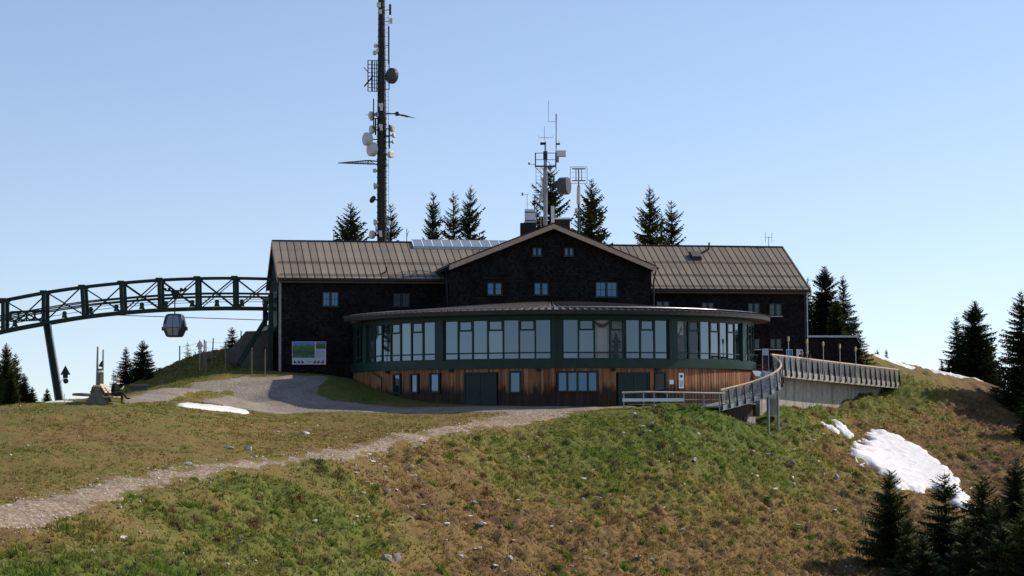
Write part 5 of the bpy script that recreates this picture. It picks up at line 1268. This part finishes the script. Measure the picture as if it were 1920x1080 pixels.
# ------------------------------------------------------------------ people
def figure(name, label, joints, edges, zones, root, mats):
    me = bpy.data.meshes.new('body'); names = list(joints)
    me.from_pydata([joints[n][0] for n in names], [(names.index(a), names.index(b)) for a, b in edges], [])
    ob = bpy.data.objects.new('body', me); COL.objects.link(ob)
    sk_ = ob.modifiers.new('skin', 'SKIN'); sk_.use_smooth_shade = True
    for i, n in enumerate(names):
        v = me.skin_vertices[0].data[i]; r = joints[n][1]; v.radius = r if isinstance(r, tuple) else (r, r); v.use_root = (i == 0)
    sb = ob.modifiers.new('sub', 'SUBSURF'); sb.levels = 2; sb.render_levels = 2
    bpy.context.view_layer.update(); dg = bpy.context.evaluated_depsgraph_get()
    m2 = bpy.data.meshes.new_from_object(ob.evaluated_get(dg)); bpy.data.objects.remove(ob); bpy.data.meshes.remove(me)
    m2.materials.clear()
    for m in mats: m2.materials.append(M[m])
    segs = [(Vector(joints[a][0]), Vector(joints[b][0]), zones.get((a, b), 0)) for a, b in edges]
    for p in m2.polygons:
        c = p.center; best = (1e9, 0)
        for a, b, z in segs:
            d = b-a; t = max(0, min(1, (c-a).dot(d)/max(d.length_squared, 1e-9))); q = (c-a-d*t).length
            if q < best[0]: best = (q, z)
        p.material_index = best[1]
    m2.shade_smooth(); m2.name = 'body'
    return link('body', m2, root)
def head(root, c, fwd, hair='hair', r=.105):
    c = Vector(c); f = Vector(fwd).normalized(); s = f.cross(up).normalized()
    h = MB(); rings = []
    for k in range(9):
        a = -math.pi/2+math.pi*k/8; z = math.sin(a)*r*1.25; q = math.cos(a)*r+.001; ring_ = []
        for i in range(14):
            t = 2*math.pi*i/14; jut = .018*max(0, math.cos(t))*(1 if abs(z) < r*.8 else 0)
            ring_.append(c+up*z+f*(math.cos(t)*q*1.08+jut)+s*(math.sin(t)*q*.86))
        rings.append(ring_)
    hd = loft(rings).build('head', M['skin'], root, None, True)
    MB().prism([c+f*(r*1.1)+up*.02+s*.012, c+f*(r*1.1)+up*.02-s*.012, c+f*(r*1.1)-up*.03-s*.018, c+f*(r*1.1)-up*.03+s*.018], f*.03).build('nose', M['skin'], hd)
    for k in (-1, 1):
        MB().lathe(c+s*(k*r*.86)-up*.005, s*k, [(0,.022), (.015,.026), (.02,.01)], 8).build('ear', M['skin'], hd); MB().lathe(c+f*(r*1.10)+s*(k*.036)+up*.025, f, [(0,.012), (.008,.008)], 8).build('eye', M['ink'], hd)
    MB().obox(c+f*(r*1.10)-up*.058, s*.024, f*.006, up*.005).build('mouth', M['red_wood'], hd)
    if hair:
        hr = []
        for k in range(4, 9):
            a = -math.pi/2+math.pi*k/8; z = math.sin(a)*r*1.25+.012; q = math.cos(a)*r+.014
            hr.append([c+up*(z if math.cos(2*math.pi*i/14) < .4 or k > 5 else z+.05)-f*.018+f*(math.cos(2*math.pi*i/14)*q*1.06)+s*(math.sin(2*math.pi*i/14)*q*.92) for i in range(14)])
        loft(hr).build('hair', M[hair], root, None, True)
def fingers(joints, edges, zones, wrist, hand, d, s, tag_, z):
    d = Vector(d).normalized(); s = Vector(s).normalized(); hv = Vector(joints[hand][0])
    for i in range(4):
        o = hv+s*(.03-.02*i); n1, n2 = f'{tag_}f{i}a', f'{tag_}f{i}b'; L = (.04, .047, .045, .035)[i]
        joints[n1] = (tuple(o+d*L), .010); joints[n2] = (tuple(o+d*(L*1.5)-up*.025), .008); edges += [(hand, n1), (n1, n2)]; zones[(hand, n1)] = z; zones[(n1, n2)] = z
    n1 = tag_+'th'; joints[n1] = (tuple(hv-d*.02+s*.055), .010); edges.append((hand, n1)); zones[(hand, n1)] = z
# man on the bench, facing right
g = ground_hit(212, 752)
BX, BY = P(212, 752, 111).x, 111.0; BZ = gz(BX, BY)
man = thing('person', 'person in black jacket and pale brimmed hat sitting on the bench with one leg crossed', 'person', (BX, BY, BZ))
J = {'pelvis': ((0,0,.58), (.15,.15)), 'waist': ((.02,0,.74), (.15,.17)), 'chest': ((.06,0,.95), (.15,.19)), 'neckb': ((.12,0,1.12), (.09,.12)), 'neck': ((.17,0,1.20), .055), 'headj': ((.21,0,1.27), .05),
 'hipL': ((.02,.10,.55), .10), 'kneeL': ((.50,.10,.55), .075), 'calfL': ((.50,.09,.35), .06), 'ankL': ((.46,.08,.10), .045), 'toeL': ((.66,.08,.05), .04),
 'hipR': ((.02,-.10,.55), .10), 'kneeR': ((.52,-.02,.68), .075), 'calfR': ((.68,.02,.50), .06), 'ankR': ((.78,.04,.32), .045), 'toeR': ((.99,.04,.33), .04),
 'shL': ((.10,.18,1.08), .075), 'elL': ((.16,.25,.80), .055), 'wrL': ((.42,.14,.86), .035), 'haL': ((.49,.10,.88), .032),
 'shR': ((.10,-.18,1.08), .075), 'elR': ((.16,-.25,.80), .055), 'wrR': ((.42,-.12,.86), .035), 'haR': ((.49,-.07,.88), .032)}
Eg = [('pelvis','waist'),('waist','chest'),('chest','neckb'),('neckb','neck'),('neck','headj'),('pelvis','hipL'),('hipL','kneeL'),('kneeL','calfL'),('calfL','ankL'),('ankL','toeL'),('pelvis','hipR'),('hipR','kneeR'),('kneeR','calfR'),('calfR','ankR'),('ankR','toeR'),('neckb','shL'),('shL','elL'),('elL','wrL'),('wrL','haL'),('neckb','shR'),('shR','elR'),('elR','wrR'),('wrR','haR')]
Zn = {}
for e in Eg:
    a, b = e; Zn[e] = 1 if a[:3] in ('hip','kne','cal') else (3 if a[:3] == 'ank' else (2 if a in ('neck','wrL','wrR') else 0))
for t_, h_ in (('L','haL'), ('R','haR')): fingers(J, Eg, Zn, 'wr'+t_, h_, (.6,-.2 if t_ == 'L' else .2,.3), (0,0,1), t_, 2)
figure('person', '', J, Eg, Zn, man, ['jacket','trouser','skin','black'])
head(man, (.235,0,1.365), (.9,0,-.35), 'hair', .10)
MB().lathe((.225,0,1.40), (.12,0,1), [(0,.19), (.012,.19), (.02,.115), (.09,.105), (.12,.06)], 20).build('hat', M['hat'], man, None, True)
MB().obox((.56,0,.95), (.008,0,.0), (0,.14,0), (.05,0,.10)).build('newspaper', M['paper'], man)
# couple at the terrace rail
def stander(px, Y, hgt, label, fwd, hair, arms):
    p = P(px, 690, Y); r = thing('person', label, 'person', (p.x, p.y, ZTf(p.y)+.004), 0, None); k = hgt/1.75; f = Vector(fwd).normalized(); s = f.cross(up)
    def V3(a, b, c): return tuple((f*a+s*b+up*c)*k)
    J = {'pelvis': (V3(0,0,.95), (.14*k,.14*k)), 'waist': (V3(.01,0,1.10), (.14*k,.16*k)), 'chest': (V3(.04,0,1.30), (.14*k,.18*k)), 'neckb': (V3(.06,0,1.43), (.08*k,.11*k)), 'neck': (V3(.08,0,1.50), .055*k), 'headj': (V3(.09,0,1.56), .05*k)}
    Eg = [('pelvis','waist'),('waist','chest'),('chest','neckb'),('neckb','neck'),('neck','headj')]
    for t_, sg in (('L',-1), ('R',1)):
        J.update({'hip'+t_: (V3(0,.10*sg,.90), .10*k), 'kne'+t_: (V3(.03,.11*sg,.50), .07*k), 'ank'+t_: (V3(0,.11*sg,.09), .045*k), 'toe'+t_: (V3(.17,.12*sg,.04), .038*k),
                  'sho'+t_: (V3(.05,.19*sg,1.39), .07*k), 'elb'+t_: (V3(.10+arms*.1,.27*sg,1.12), .052*k), 'wri'+t_: (V3(.32,.18*sg,1.13+.03), .034*k), 'han'+t_: (V3(.40,.15*sg,1.15), .03*k)})
        Eg += [('pelvis','hip'+t_),('hip'+t_,'kne'+t_),('kne'+t_,'ank'+t_),('ank'+t_,'toe'+t_),('neckb','sho'+t_),('sho'+t_,'elb'+t_),('elb'+t_,'wri'+t_),('wri'+t_,'han'+t_)]
    Zn = {e: (1 if e[0][:3] in ('hip','kne') else 3 if e[0][:3] == 'ank' else 2 if e[0][:3] in ('elb','wri') and e[0][:3] == 'wri' or e[0] == 'neck' else 0) for e in Eg}
    if arms: 
        for e in Eg:
            if e[0][:3] == 'elb': Zn[e] = 2
    for t_ in 'LR': fingers(J, Eg, Zn, 'wri'+t_, 'han'+t_, f, s*(1 if t_ == 'L' else -1), t_, 2)
    figure('person', '', J, Eg, Zn, r, ['shirt','trouser','skin','black'])
    head(r, V3(.11,0,1.645), f+up*-.1, hair, .103*k)
    return r
pe1 = on_edge(1513); pe2 = on_edge(1499)
stander(1514.5, pe1.y+.42, 1.80, 'person in a dark T-shirt leaning on the terrace rail with bare forearms', (-.25,-1,0), 'hair', 1)
stander(1501.5, pe2.y+.55, 1.66, 'dark-haired person in dark clothes at the terrace rail behind the second torch', (.8,-.8,0), 'black', 0)

# ------------------------------------------------------------------ bench, sculpture, markers, fence
bz0 = BZ
bn = thing('wooden_bench', 'heavy double-sided wooden bench with slatted backrest under the hatted person', 'bench', (BX-.75, BY, BZ)); b0 = Vector((0,0,0))
for y in (-.85, .85):
    MB().prism([(-.75,y-.05,-.1), (.62,y-.05,-.1), (.30,y-.05,.62), (.10,y-.05,1.02), (-.28,y-.05,1.02), (-.36,y-.05,.55)], (0,.1,0)).build('side_panel', M['bench'], bn)
    MB().prism([(-1.35,y-.06,.50), (-.30,y-.06,.44), (-.30,y-.06,.58), (-1.40,y-.06,.60)], (0,.12,0)).build('arm', M['bench'], bn)
for i in range(4): MB().obox((.44-.085*i+.02, 0, .72+.13*i), (.02,0,0), (0,1.0,0), (-.02,0,.055)).build('back_slat', M['slat'], bn)
for i in range(3): MB().box(.42+.19*i, .59+.19*i, -1.0, 1.0, .40, .445).build('seat_slat', M['slat'], bn)
for i in range(3): MB().box(-1.32+.2*i, -1.14+.2*i, -1.0, 1.0, .605, .65).build('rear_seat_slat', M['bench'], bn)
for i in range(4): MB().obox((-.33+.06*i, 0, .72+.11*i), (.025,0,0), (0,1.0,0), (0,0,.05)).build('rear_back_slat', M['bench'], bn)
MB().prism([(.30,-.8,-.1), (.95,-.8,-.05), (.95,-.8,.04), (.30,-.8,.25)], (0,1.6,0)).build('foot_beam', M['bench'], bn)
MB().prism([(-1.6,-.95,-.15), (-.4,-.95,-.15), (-.4,-.95,.16), (-1.25,-.95,.16)], (0,1.9,0)).build('base_log', M['bench'], bn)
sy = 116.0; sp_ = P(187, 752, sy); sz = gz(sp_.x, sy)
sc = thing('wooden_sculpture', 'weathered carved wooden figure between two tall poles behind the bench', 'sculpture', (sp_.x, sy, sz)); so_ = sc.location
MB().tube((sp_.x-.19, sy, sz-.2), P(183.3, 650, sy), .085, .055, 8).build('pole', M['dirtwood'], sc, so_)
MB().tube((sp_.x+.17, sy, sz-.2), P(193.5, 655.5, sy), .075, .045, 8).build('pole', M['dirtwood'], sc, so_)
c = P(187, 720, sy)
MB().lathe((c.x, sy, sz-.1), (0,0,1), [(0,.17), (.9,.16), (P(187,700,sy).z-sz,.17), (P(187,692,sy).z-sz,.12), (P(187,688,sy).z-sz,.14)], 10).build('carved_body', M['bench'], sc, so_)
hz = P(188, 684, sy)
MB().lathe((hz.x+.02, sy, hz.z-.12), (.3,0,1), [(0,.13), (.15,.11), (.28,.07), (.38,.03)], 10).prism([(hz.x+.02, sy-.03, hz.z+.12), (hz.x+.18, sy-.03, hz.z+.05), (hz.x+.02, sy-.03, hz.z)], (0,.06,0)).build('carved_head', M['dark'], sc, so_)
bw = P(190, 698, sy); MB().lathe((bw.x, sy-.1, bw.z-.06), (0,0,1), [(0,.10), (.05,.18), (.10,.2), (.14,.14)], 12).build('bowl', M['white'], sc, so_)
def marker(px, tip, bot, Y, label, m, arm):
    gq = 1/(F/Y); r = thing('arrow_marker', label, 'sign', P(px, bot, Y)); o = r.location
    q = lambda dx, py: P(px, py, Y)+Vector((dx*gq, 0, 0))
    h = bot-tip
    MB().prism([q(0,tip), q(h*.27,tip+h*.5), q(h*.13,tip+h*.5), q(h*.13,tip+h*.68), q(-h*.13,tip+h*.68), q(-h*.13,tip+h*.5), q(-h*.27,tip+h*.5)], (0,.05,0)).build('arrow_plate', M[m], r, o)
    MB().lathe(q(h*.02, tip+h*.83)-Vector((0,.0,0)), (0,1,0), [(0,h*.14*gq), (.05,h*.14*gq)], 20).build('disc', M[m], r, o)
    MB().tube(q(0,tip+h*.6)+Vector((0,.09,0)), q(arm, tip+h*.97)+Vector((0,.09,0)), .025, n=6).build('bracket', M['dark'], r, o)
    if arm == 0: MB().tube(q(0,tip+h*.4)+Vector((0,.1,0)), Vector((o.x, Y+.1, gz(o.x, Y)-.3)), .04, n=6).build('pole', M['dirtwood'], r, o)
marker(122.5, 685, 720.5, 151.9, 'black upward arrow and disc marker bracketed to the girder leg', 'ink', -12)
marker(374.5, 637, 664, 149.0, 'pale upward arrow and disc marker on a post by the mound fence', 'offwhite', 0)
MB_ = P(258, 726, 138); sb_ = thing('small_bench', 'small dark bench at the road bend beneath the spruce pair', 'bench', (MB_.x, 138, gz(MB_.x, 138)))
MB().box(-.65, .65, -.2, .2, .40, .46).build('seat', M['bench'], sb_); MB().obox((.05,.25,.72), (.62,0,0), (0,.03,.02), (0,-.05,.2)).build('backrest', M['drum'], sb_)
for x in (-.5, .5): MB().prism([(x-.04,-.2,0), (x-.04,.28,0), (x-.04,.30,.7), (x-.04,.22,.4), (x-.04,-.18,.4)], (.08,0,0)).build('leg', M['bench'], sb_)
fn = thing('wire_fence', 'thin leaning wooden posts with wire along the mound by the lift hall', 'fence', P(400, 690, 146)); fo = fn.location; tops = []
for px, py, Y, ln in ((383,637,148,0),(386,640,147,.1),(400,634,150,-.35),(423,640,146,0),(472,652,144.5,0),(497,655,144.5,0),(337,648,149.5,0),(452,620,153,0)):
    p = P(px, py, Y); g = gz(p.x, Y); MB().tube((p.x+ln*.3, Y, g-.3), p, .055, .045, 7).build('post', M['bench'], fn, fo); tops.append(p)
for a, b in ((6,0), (0,3), (3,4), (4,5)):
    for dz in (.15, .6): MB().tube(tops[a]-up*dz, tops[b]-up*dz, .01, n=4).build('wire', M['dark'], fn, fo)
p = P(121, 738, 112); tag(MB().tube((p.x, 112, gz(p.x,112)-.2), p, .02, .015, 6).build('marker_stake', M['dirtwood']), 'thin upright stake at the snow remnant by the bench', 'stake')
# terrace furniture
def aboard(px0, px1, py0, py1, Y, label, inner, m_in):
    g_ = F/Y; c = P((px0+px1)/2, py1, Y); w_ = (px1-px0)/g_; z1 = P(px0, py0, Y).z; ZT = ZTf(Y)
    r = thing('pavement_board', label, 'sign', (c.x, Y, ZT+.003)); h_ = z1-ZT
    MB().prism([(-w_/2,0,0), (w_/2,0,0), (w_/2,.18,h_), (-w_/2,.18,h_)], (0,.04,0)).build('front_panel', M['paper'], r)
    MB().prism([(-w_/2,.45,0), (w_/2,.45,0), (w_/2,.225,h_), (-w_/2,.225,h_)], (0,.03,0)).build('rear_panel', M['paper'], r)
    a, b = inner; MB().prism([(-w_*.42,.18*a-.012,h_*a), (w_*.42,.18*a-.012,h_*a), (w_*.42,.18*b-.012,h_*b), (-w_*.42,.18*b-.012,h_*b)], (0,.008,0)).build('poster', M[m_in], r)
aboard(1430,1442,653.5,676,149.5,'white-framed pavement board with a black chalk face near the ramp top',(.1,.75),'ink')
aboard(1475,1487,655,676,152.5,'pavement board with a blue poster behind the terrace rail',(.45,.97),'blue')
aboard(1494,1506,655,676,153,'pale pavement board behind the couple at the rail',(.1,.4),'offwhite')
p = P(1428, 680, 146.5); tb = thing('picnic_table', 'red-brown wooden table between the round restaurant and the ramp top', 'table', (p.x-.25, 147.5, ZTf(147.5)+.003))
MB().box(-.8, .8, -.35, .35, .68, .74).build('table_top', M['red_wood'], tb)
for y in (-.75, .75): MB().box(-.8, .8, y-.14, y+.14, .40, .44).build('bench_plank', M['red_wood'], tb)
for x in (-.6, .6):
    MB().box(x-.04, x+.04, -.7, .7, .32, .398).build('crosspiece', M['red_wood'], tb)
    for s in (-1, 1): MB().bar((x, s*.5, 0), (x, s*.2, .68), .07, .07).build('leg', M['red_wood'], tb)

# ------------------------------------------------------------------ rocks, stones, grass
def rock_mesh(seed, flat):
    rg = np.random.RandomState(seed); bm = bmesh.new(); bmesh.ops.create_icosphere(bm, subdivisions=2, radius=1)
    pl = rg.normal(0, 1, (16, 3)); pl /= np.linalg.norm(pl, axis=1)[:, None]; dd_ = rg.uniform(.38, .8, 16)
    for v in bm.verts:
        c = np.array(v.co)
        for n_, d_ in zip(pl, dd_):
            k = c@n_
            if k > d_: c = c-n_*(k-d_)
        v.co = Vector(c*np.array([1.25, .8, flat*1.2])*(1+rg.normal(0, .05)))
    me = bpy.data.meshes.new('rock'); bm.to_mesh(me); bm.free(); return me
def rock_mat(name, lo, hi):
    m, t, b = newmat(name); L = t.links.new; geo = N(t, 'ShaderNodeNewGeometry')
    n1 = N(t, 'ShaderNodeTexNoise', Scale=3.5, Detail=8, Roughness=.7); L(geo.outputs['Position'], n1.inputs['Vector'])
    L(ramp(t, n1.outputs[0], [(.3, lo), (.68, hi)]), b.inputs['Base Color']); b.inputs['Roughness'].default_value = .9
    bp = N(t, 'ShaderNodeBump', Strength=.6, Distance=.1); L(n1.outputs[0], bp.inputs['Height']); L(bp.outputs[0], b.inputs['Normal']); return m
M['rock'] = rock_mat('pale_limestone', (.36, .32, .28), (.74, .69, .63)); M['rockd'] = rock_mat('grey_limestone', (.11, .10, .09), (.42, .39, .36))
RM = [rock_mesh(s, f) for s, f in ((1,.45),(2,.32),(3,.6),(4,.36),(5,.5),(6,.28))]
for me in RM: me.materials.append(M['rock'])
RD = [rock_mesh(s, f) for s, f in ((11,.8),(12,.7))]
for me in RD: me.materials.append(M['rockd'])
rgk = random.Random(12)
def hz1(x, y): return float(hfull(np.array([[x]]), np.array([[y]]))[0][0, 0])
def rock(px, py, size, label, group, dark=False):
    g_ = ground_hit(px, py); s = size*.6*g_.y/F
    me = rgk.choice(RD if dark else RM); o = link('rock', me, None, (g_.x, g_.y, hz1(g_.x, g_.y)+s*.12), rgk.uniform(0, 6.28), (s, s*rgk.uniform(.7, 1.2), s*rgk.uniform(.8, 1.1)))
    tag(o, label, 'rock', group)
for px, py, sz_, d_, lb in ((742,1055,34,1,'larger grey boulder of a close pair low on the grass slope'), (722,1056,26,1,'smaller grey boulder of a close pair low on the grass slope'), (955,1050,24,1,'dark boulder sunk in the brown slope below the path'), (228,1008,22,0,'flat pale rock alone in the green slope under the path'), (465,846,18,0,'rounded pale rock above the path with two flat ones beside it'), (430,844,18,0,'flat pale rock beside the rounded one above the path'), (352,870,16,0,'small flat rock beside the upper edge of the path'), (590,978,16,0,'grey rock among tussocks midway down the green slope'), (572,814,20,0,'broken white rock outcrop on the meadow above the path')):
    rock(px, py, sz_, lb, None, bool(d_))
def cluster(n, cx, cy, sx, sy, s0, s1, lb, gp, slope=0, dk=.15):
    for i in range(n):
        x = rgk.gauss(0, sx); y = rgk.gauss(0, sy)+x*slope
        px, py = cx+x, cy+y
        if not (5 < px < 1600 and 772 < py < 1075): continue
        rock(px, py, rgk.uniform(s0, s1)*(1 if rgk.random() > .12 else 1.5), lb, gp, rgk.random() < dk)
cluster(34, 720, 900, 50, 22, 5, 13, 'small pale stone in the loose rock scatter just below the path', 'stones in the scree below the path', .45)
cluster(40, 850, 990, 90, 40, 5, 13, 'pale stone in the brown middle part of the grass slope', 'stones on the brown slope', .5)
cluster(40, 1080, 970, 110, 55, 5, 12, 'pale stone on the grass slope below the restaurant', 'stones below the restaurant', .2)
cluster(36, 1240, 830, 40, 22, 4, 10, 'small stone in the bare streak under the entrance railing', 'stones in the bare streak', .7)
cluster(34, 1450, 880, 60, 40, 4, 11, 'stone on the brown slope under the ramp posts', 'stones under the ramp', .4)
cluster(22, 1540, 880, 45, 50, 4, 11, 'stone on the brown slope beside the snow field', 'stones beside the snow', .6)
cluster(22, 80, 930, 70, 22, 4, 12, 'pale stone at the stony start of the footpath', 'stones beside the footpath', -.2, .05)
cluster(18, 560, 815, 60, 10, 4, 9, 'pale stone on the meadow above the footpath', 'stones on the meadow', .05, .05)
cluster(26, 300, 1010, 190, 40, 4, 10, 'stone among the green tussocks below the path', 'stones among the tussocks', 0, .35)
def grid_h(x, y):                 # bilinear height from the terrain grid
    i = np.clip(np.searchsorted(gx, x)-1, 0, len(gx)-2); j = np.clip(np.searchsorted(gy, y)-1, 0, len(gy)-2)
    fx = (x-gx[i])/(gx[i+1]-gx[i]); fy = (y-gy[j])/(gy[j+1]-gy[j])
    f = lambda Z: (Z[j, i]*(1-fx)+Z[j, i+1]*fx)*(1-fy)+(Z[j+1, i]*(1-fx)+Z[j+1, i+1]*fx)*fy
    return f
rs = np.random.RandomState(9)
def scatter_mesh(name, X, Y, Z, S, kind, m, attr=None):
    n = len(X)
    if kind == 'blade':
        nb = 4; X = np.repeat(X, nb); Y = np.repeat(Y, nb); Z = np.repeat(Z, nb); S = np.repeat(S, nb); k = len(X)
        X = X+rs.normal(0, .06, k); Y = Y+rs.normal(0, .06, k)
        a = rs.uniform(0, 6.28, k); w_ = .030+.022*rs.rand(k); ln = rs.normal(0, .55, k)
        dx, dy = np.cos(a)*w_, np.sin(a)*w_; b = rs.uniform(0, 6.28, k); hh = S*rs.uniform(.6, 1.3, k)
        v = np.stack([np.stack([X-dx, Y-dy, Z-.03], -1), np.stack([X+dx, Y+dy, Z-.03], -1), np.stack([X+np.cos(b)*hh*np.abs(ln), Y+np.sin(b)*hh*np.abs(ln), Z+hh], -1)], 1).reshape(-1, 3)
        f = np.arange(k*3).reshape(-1, 3); at = None if attr is None else np.repeat(np.repeat(attr, nb), 3)
    else:
        base = np.array([(1,0,0),(-.3,.9,0),(-.6,-.7,0),(.1,.1,.7),(.05,0,-.5)]); fb = np.array([(0,1,3),(1,2,3),(2,0,3),(1,0,4),(2,1,4),(0,2,4)])
        a = rs.uniform(0, 6.28, n); c, s = np.cos(a), np.sin(a); bb = base[None]*rs.uniform(.6, 1.3, (n, 5, 1))
        v = np.stack([X[:, None]+S[:, None]*(bb[..., 0]*c[:, None]-bb[..., 1]*s[:, None]), Y[:, None]+S[:, None]*(bb[..., 0]*s[:, None]+bb[..., 1]*c[:, None]), Z[:, None]+S[:, None]*bb[..., 2]], -1).reshape(-1, 3)
        f = (fb[None]+5*np.arange(n)[:, None, None]).reshape(-1, 3); at = None
    me = bpy.data.meshes.new(name); me.vertices.add(len(v)); me.vertices.foreach_set('co', v.ravel())
    me.loops.add(f.size); me.loops.foreach_set('vertex_index', f.ravel().astype(np.int32)); me.polygons.add(len(f)); me.polygons.foreach_set('loop_start', np.arange(0, f.size, 3, dtype=np.int32))
    me.update()
    if at is not None: q = me.attributes.new('green', 'FLOAT', 'POINT'); q.data.foreach_set('value', at.astype(np.float32))
    me.materials.append(m); o = link(name, me); o['kind'] = 'stuff'; return o
nG = 170000
X = rs.uniform(-31, 41, nG); Y = rs.uniform(60, 166, nG)
inv = np.abs(X/Y) < .29; X, Y = X[inv], Y[inv]
f_ = grid_h(X, Y); Z = f_(GZ); FL = f_(GF); GRN = f_(GG); RGH = f_(GR)
ok = (FL < .35) & (np.hypot(X-O.x, Y-O.y) > RP+1.2)
for k_ in SNOWS: ok &= sdist(X, Y, SNOWS[k_][0]) < .1
clump = fbm(X*.8, Y*.8, 3)
ok &= rs.rand(len(X)) < np.clip(.35+.5*RGH+.8*clump+.2*GRN, .12, 1)
X, Y, Z, GRN, RGH, clump = X[ok], Y[ok], Z[ok], GRN[ok], RGH[ok], clump[ok]
S = (.045+.14*RGH*(.5+.5*GRN))*(1+.7*clump)*rs.uniform(.6, 1.4, len(X))
nc = 2600; cx_ = rs.uniform(-31, 41, nc); cy_ = rs.uniform(60, 160, nc); fq = grid_h(cx_, cy_)
okc = (fq(GR) > .55) & (fq(GF) < .2) & (np.abs(cx_/cy_) < .29) & (np.hypot(cx_-O.x, cy_-O.y) > RP+2)
for k_ in SNOWS: okc &= sdist(cx_, cy_, SNOWS[k_][0]) < -.2
cx_, cy_ = cx_[okc], cy_[okc]; tn = fbm(cx_*.3+80, cy_*.3, 2); sz_ = rs.uniform(.11, .25, len(cx_))*(1+.6*tn); rep = 14
ax_ = np.repeat(cx_, rep)+rs.normal(0, 1, len(cx_)*rep)*np.repeat(sz_, rep)*.55; ay_ = np.repeat(cy_, rep)+rs.normal(0, 1, len(cx_)*rep)*np.repeat(sz_, rep)*.55
az_ = grid_h(ax_, ay_)(GZ); ag_ = np.repeat(np.where(rs.rand(len(cx_)) < .45, -.7, .95), rep); as_ = np.repeat(sz_, rep)*rs.uniform(.7, 1.1, len(ax_))
X, Y, Z, S, GRN = np.concatenate([X, ax_]), np.concatenate([Y, ay_]), np.concatenate([Z, az_]), np.concatenate([S, as_]), np.concatenate([GRN, ag_])
tag(scatter_mesh('grass', X, Y, Z, S, 'blade', M['blade'], GRN), 'short tussocky alpine grass covering meadow and slope', 'grass')
nS = 9000; X = rs.uniform(-30, 36, nS*6); Y = rs.uniform(62, 160, nS*6); f_ = grid_h(X, Y)
sdp = sdist(X, Y, PATH); nz_ = fbm(X*.35+40, Y*.35, 3)
pr = np.where(sdp > -.8, .55, np.where(f_(GR) > .5, np.clip((nz_-.12)*1.3, 0, .35), np.clip((nz_-.3)*.25, 0, .1)))
ok = (rs.rand(len(X)) < pr) & (np.hypot(X-O.x, Y-O.y) > RP+.8)
for k_ in SNOWS: ok &= sdist(X, Y, SNOWS[k_][0]) < 0
X, Y = X[ok], Y[ok]; Z = grid_h(X, Y)(GZ); S = .025+.075*rs.rand(len(X))**3
tag(scatter_mesh('small_stones', X, Y, Z+.02, S, 'stone', M['rock']), 'small pale stones strewn over footpath and slope', 'stones')
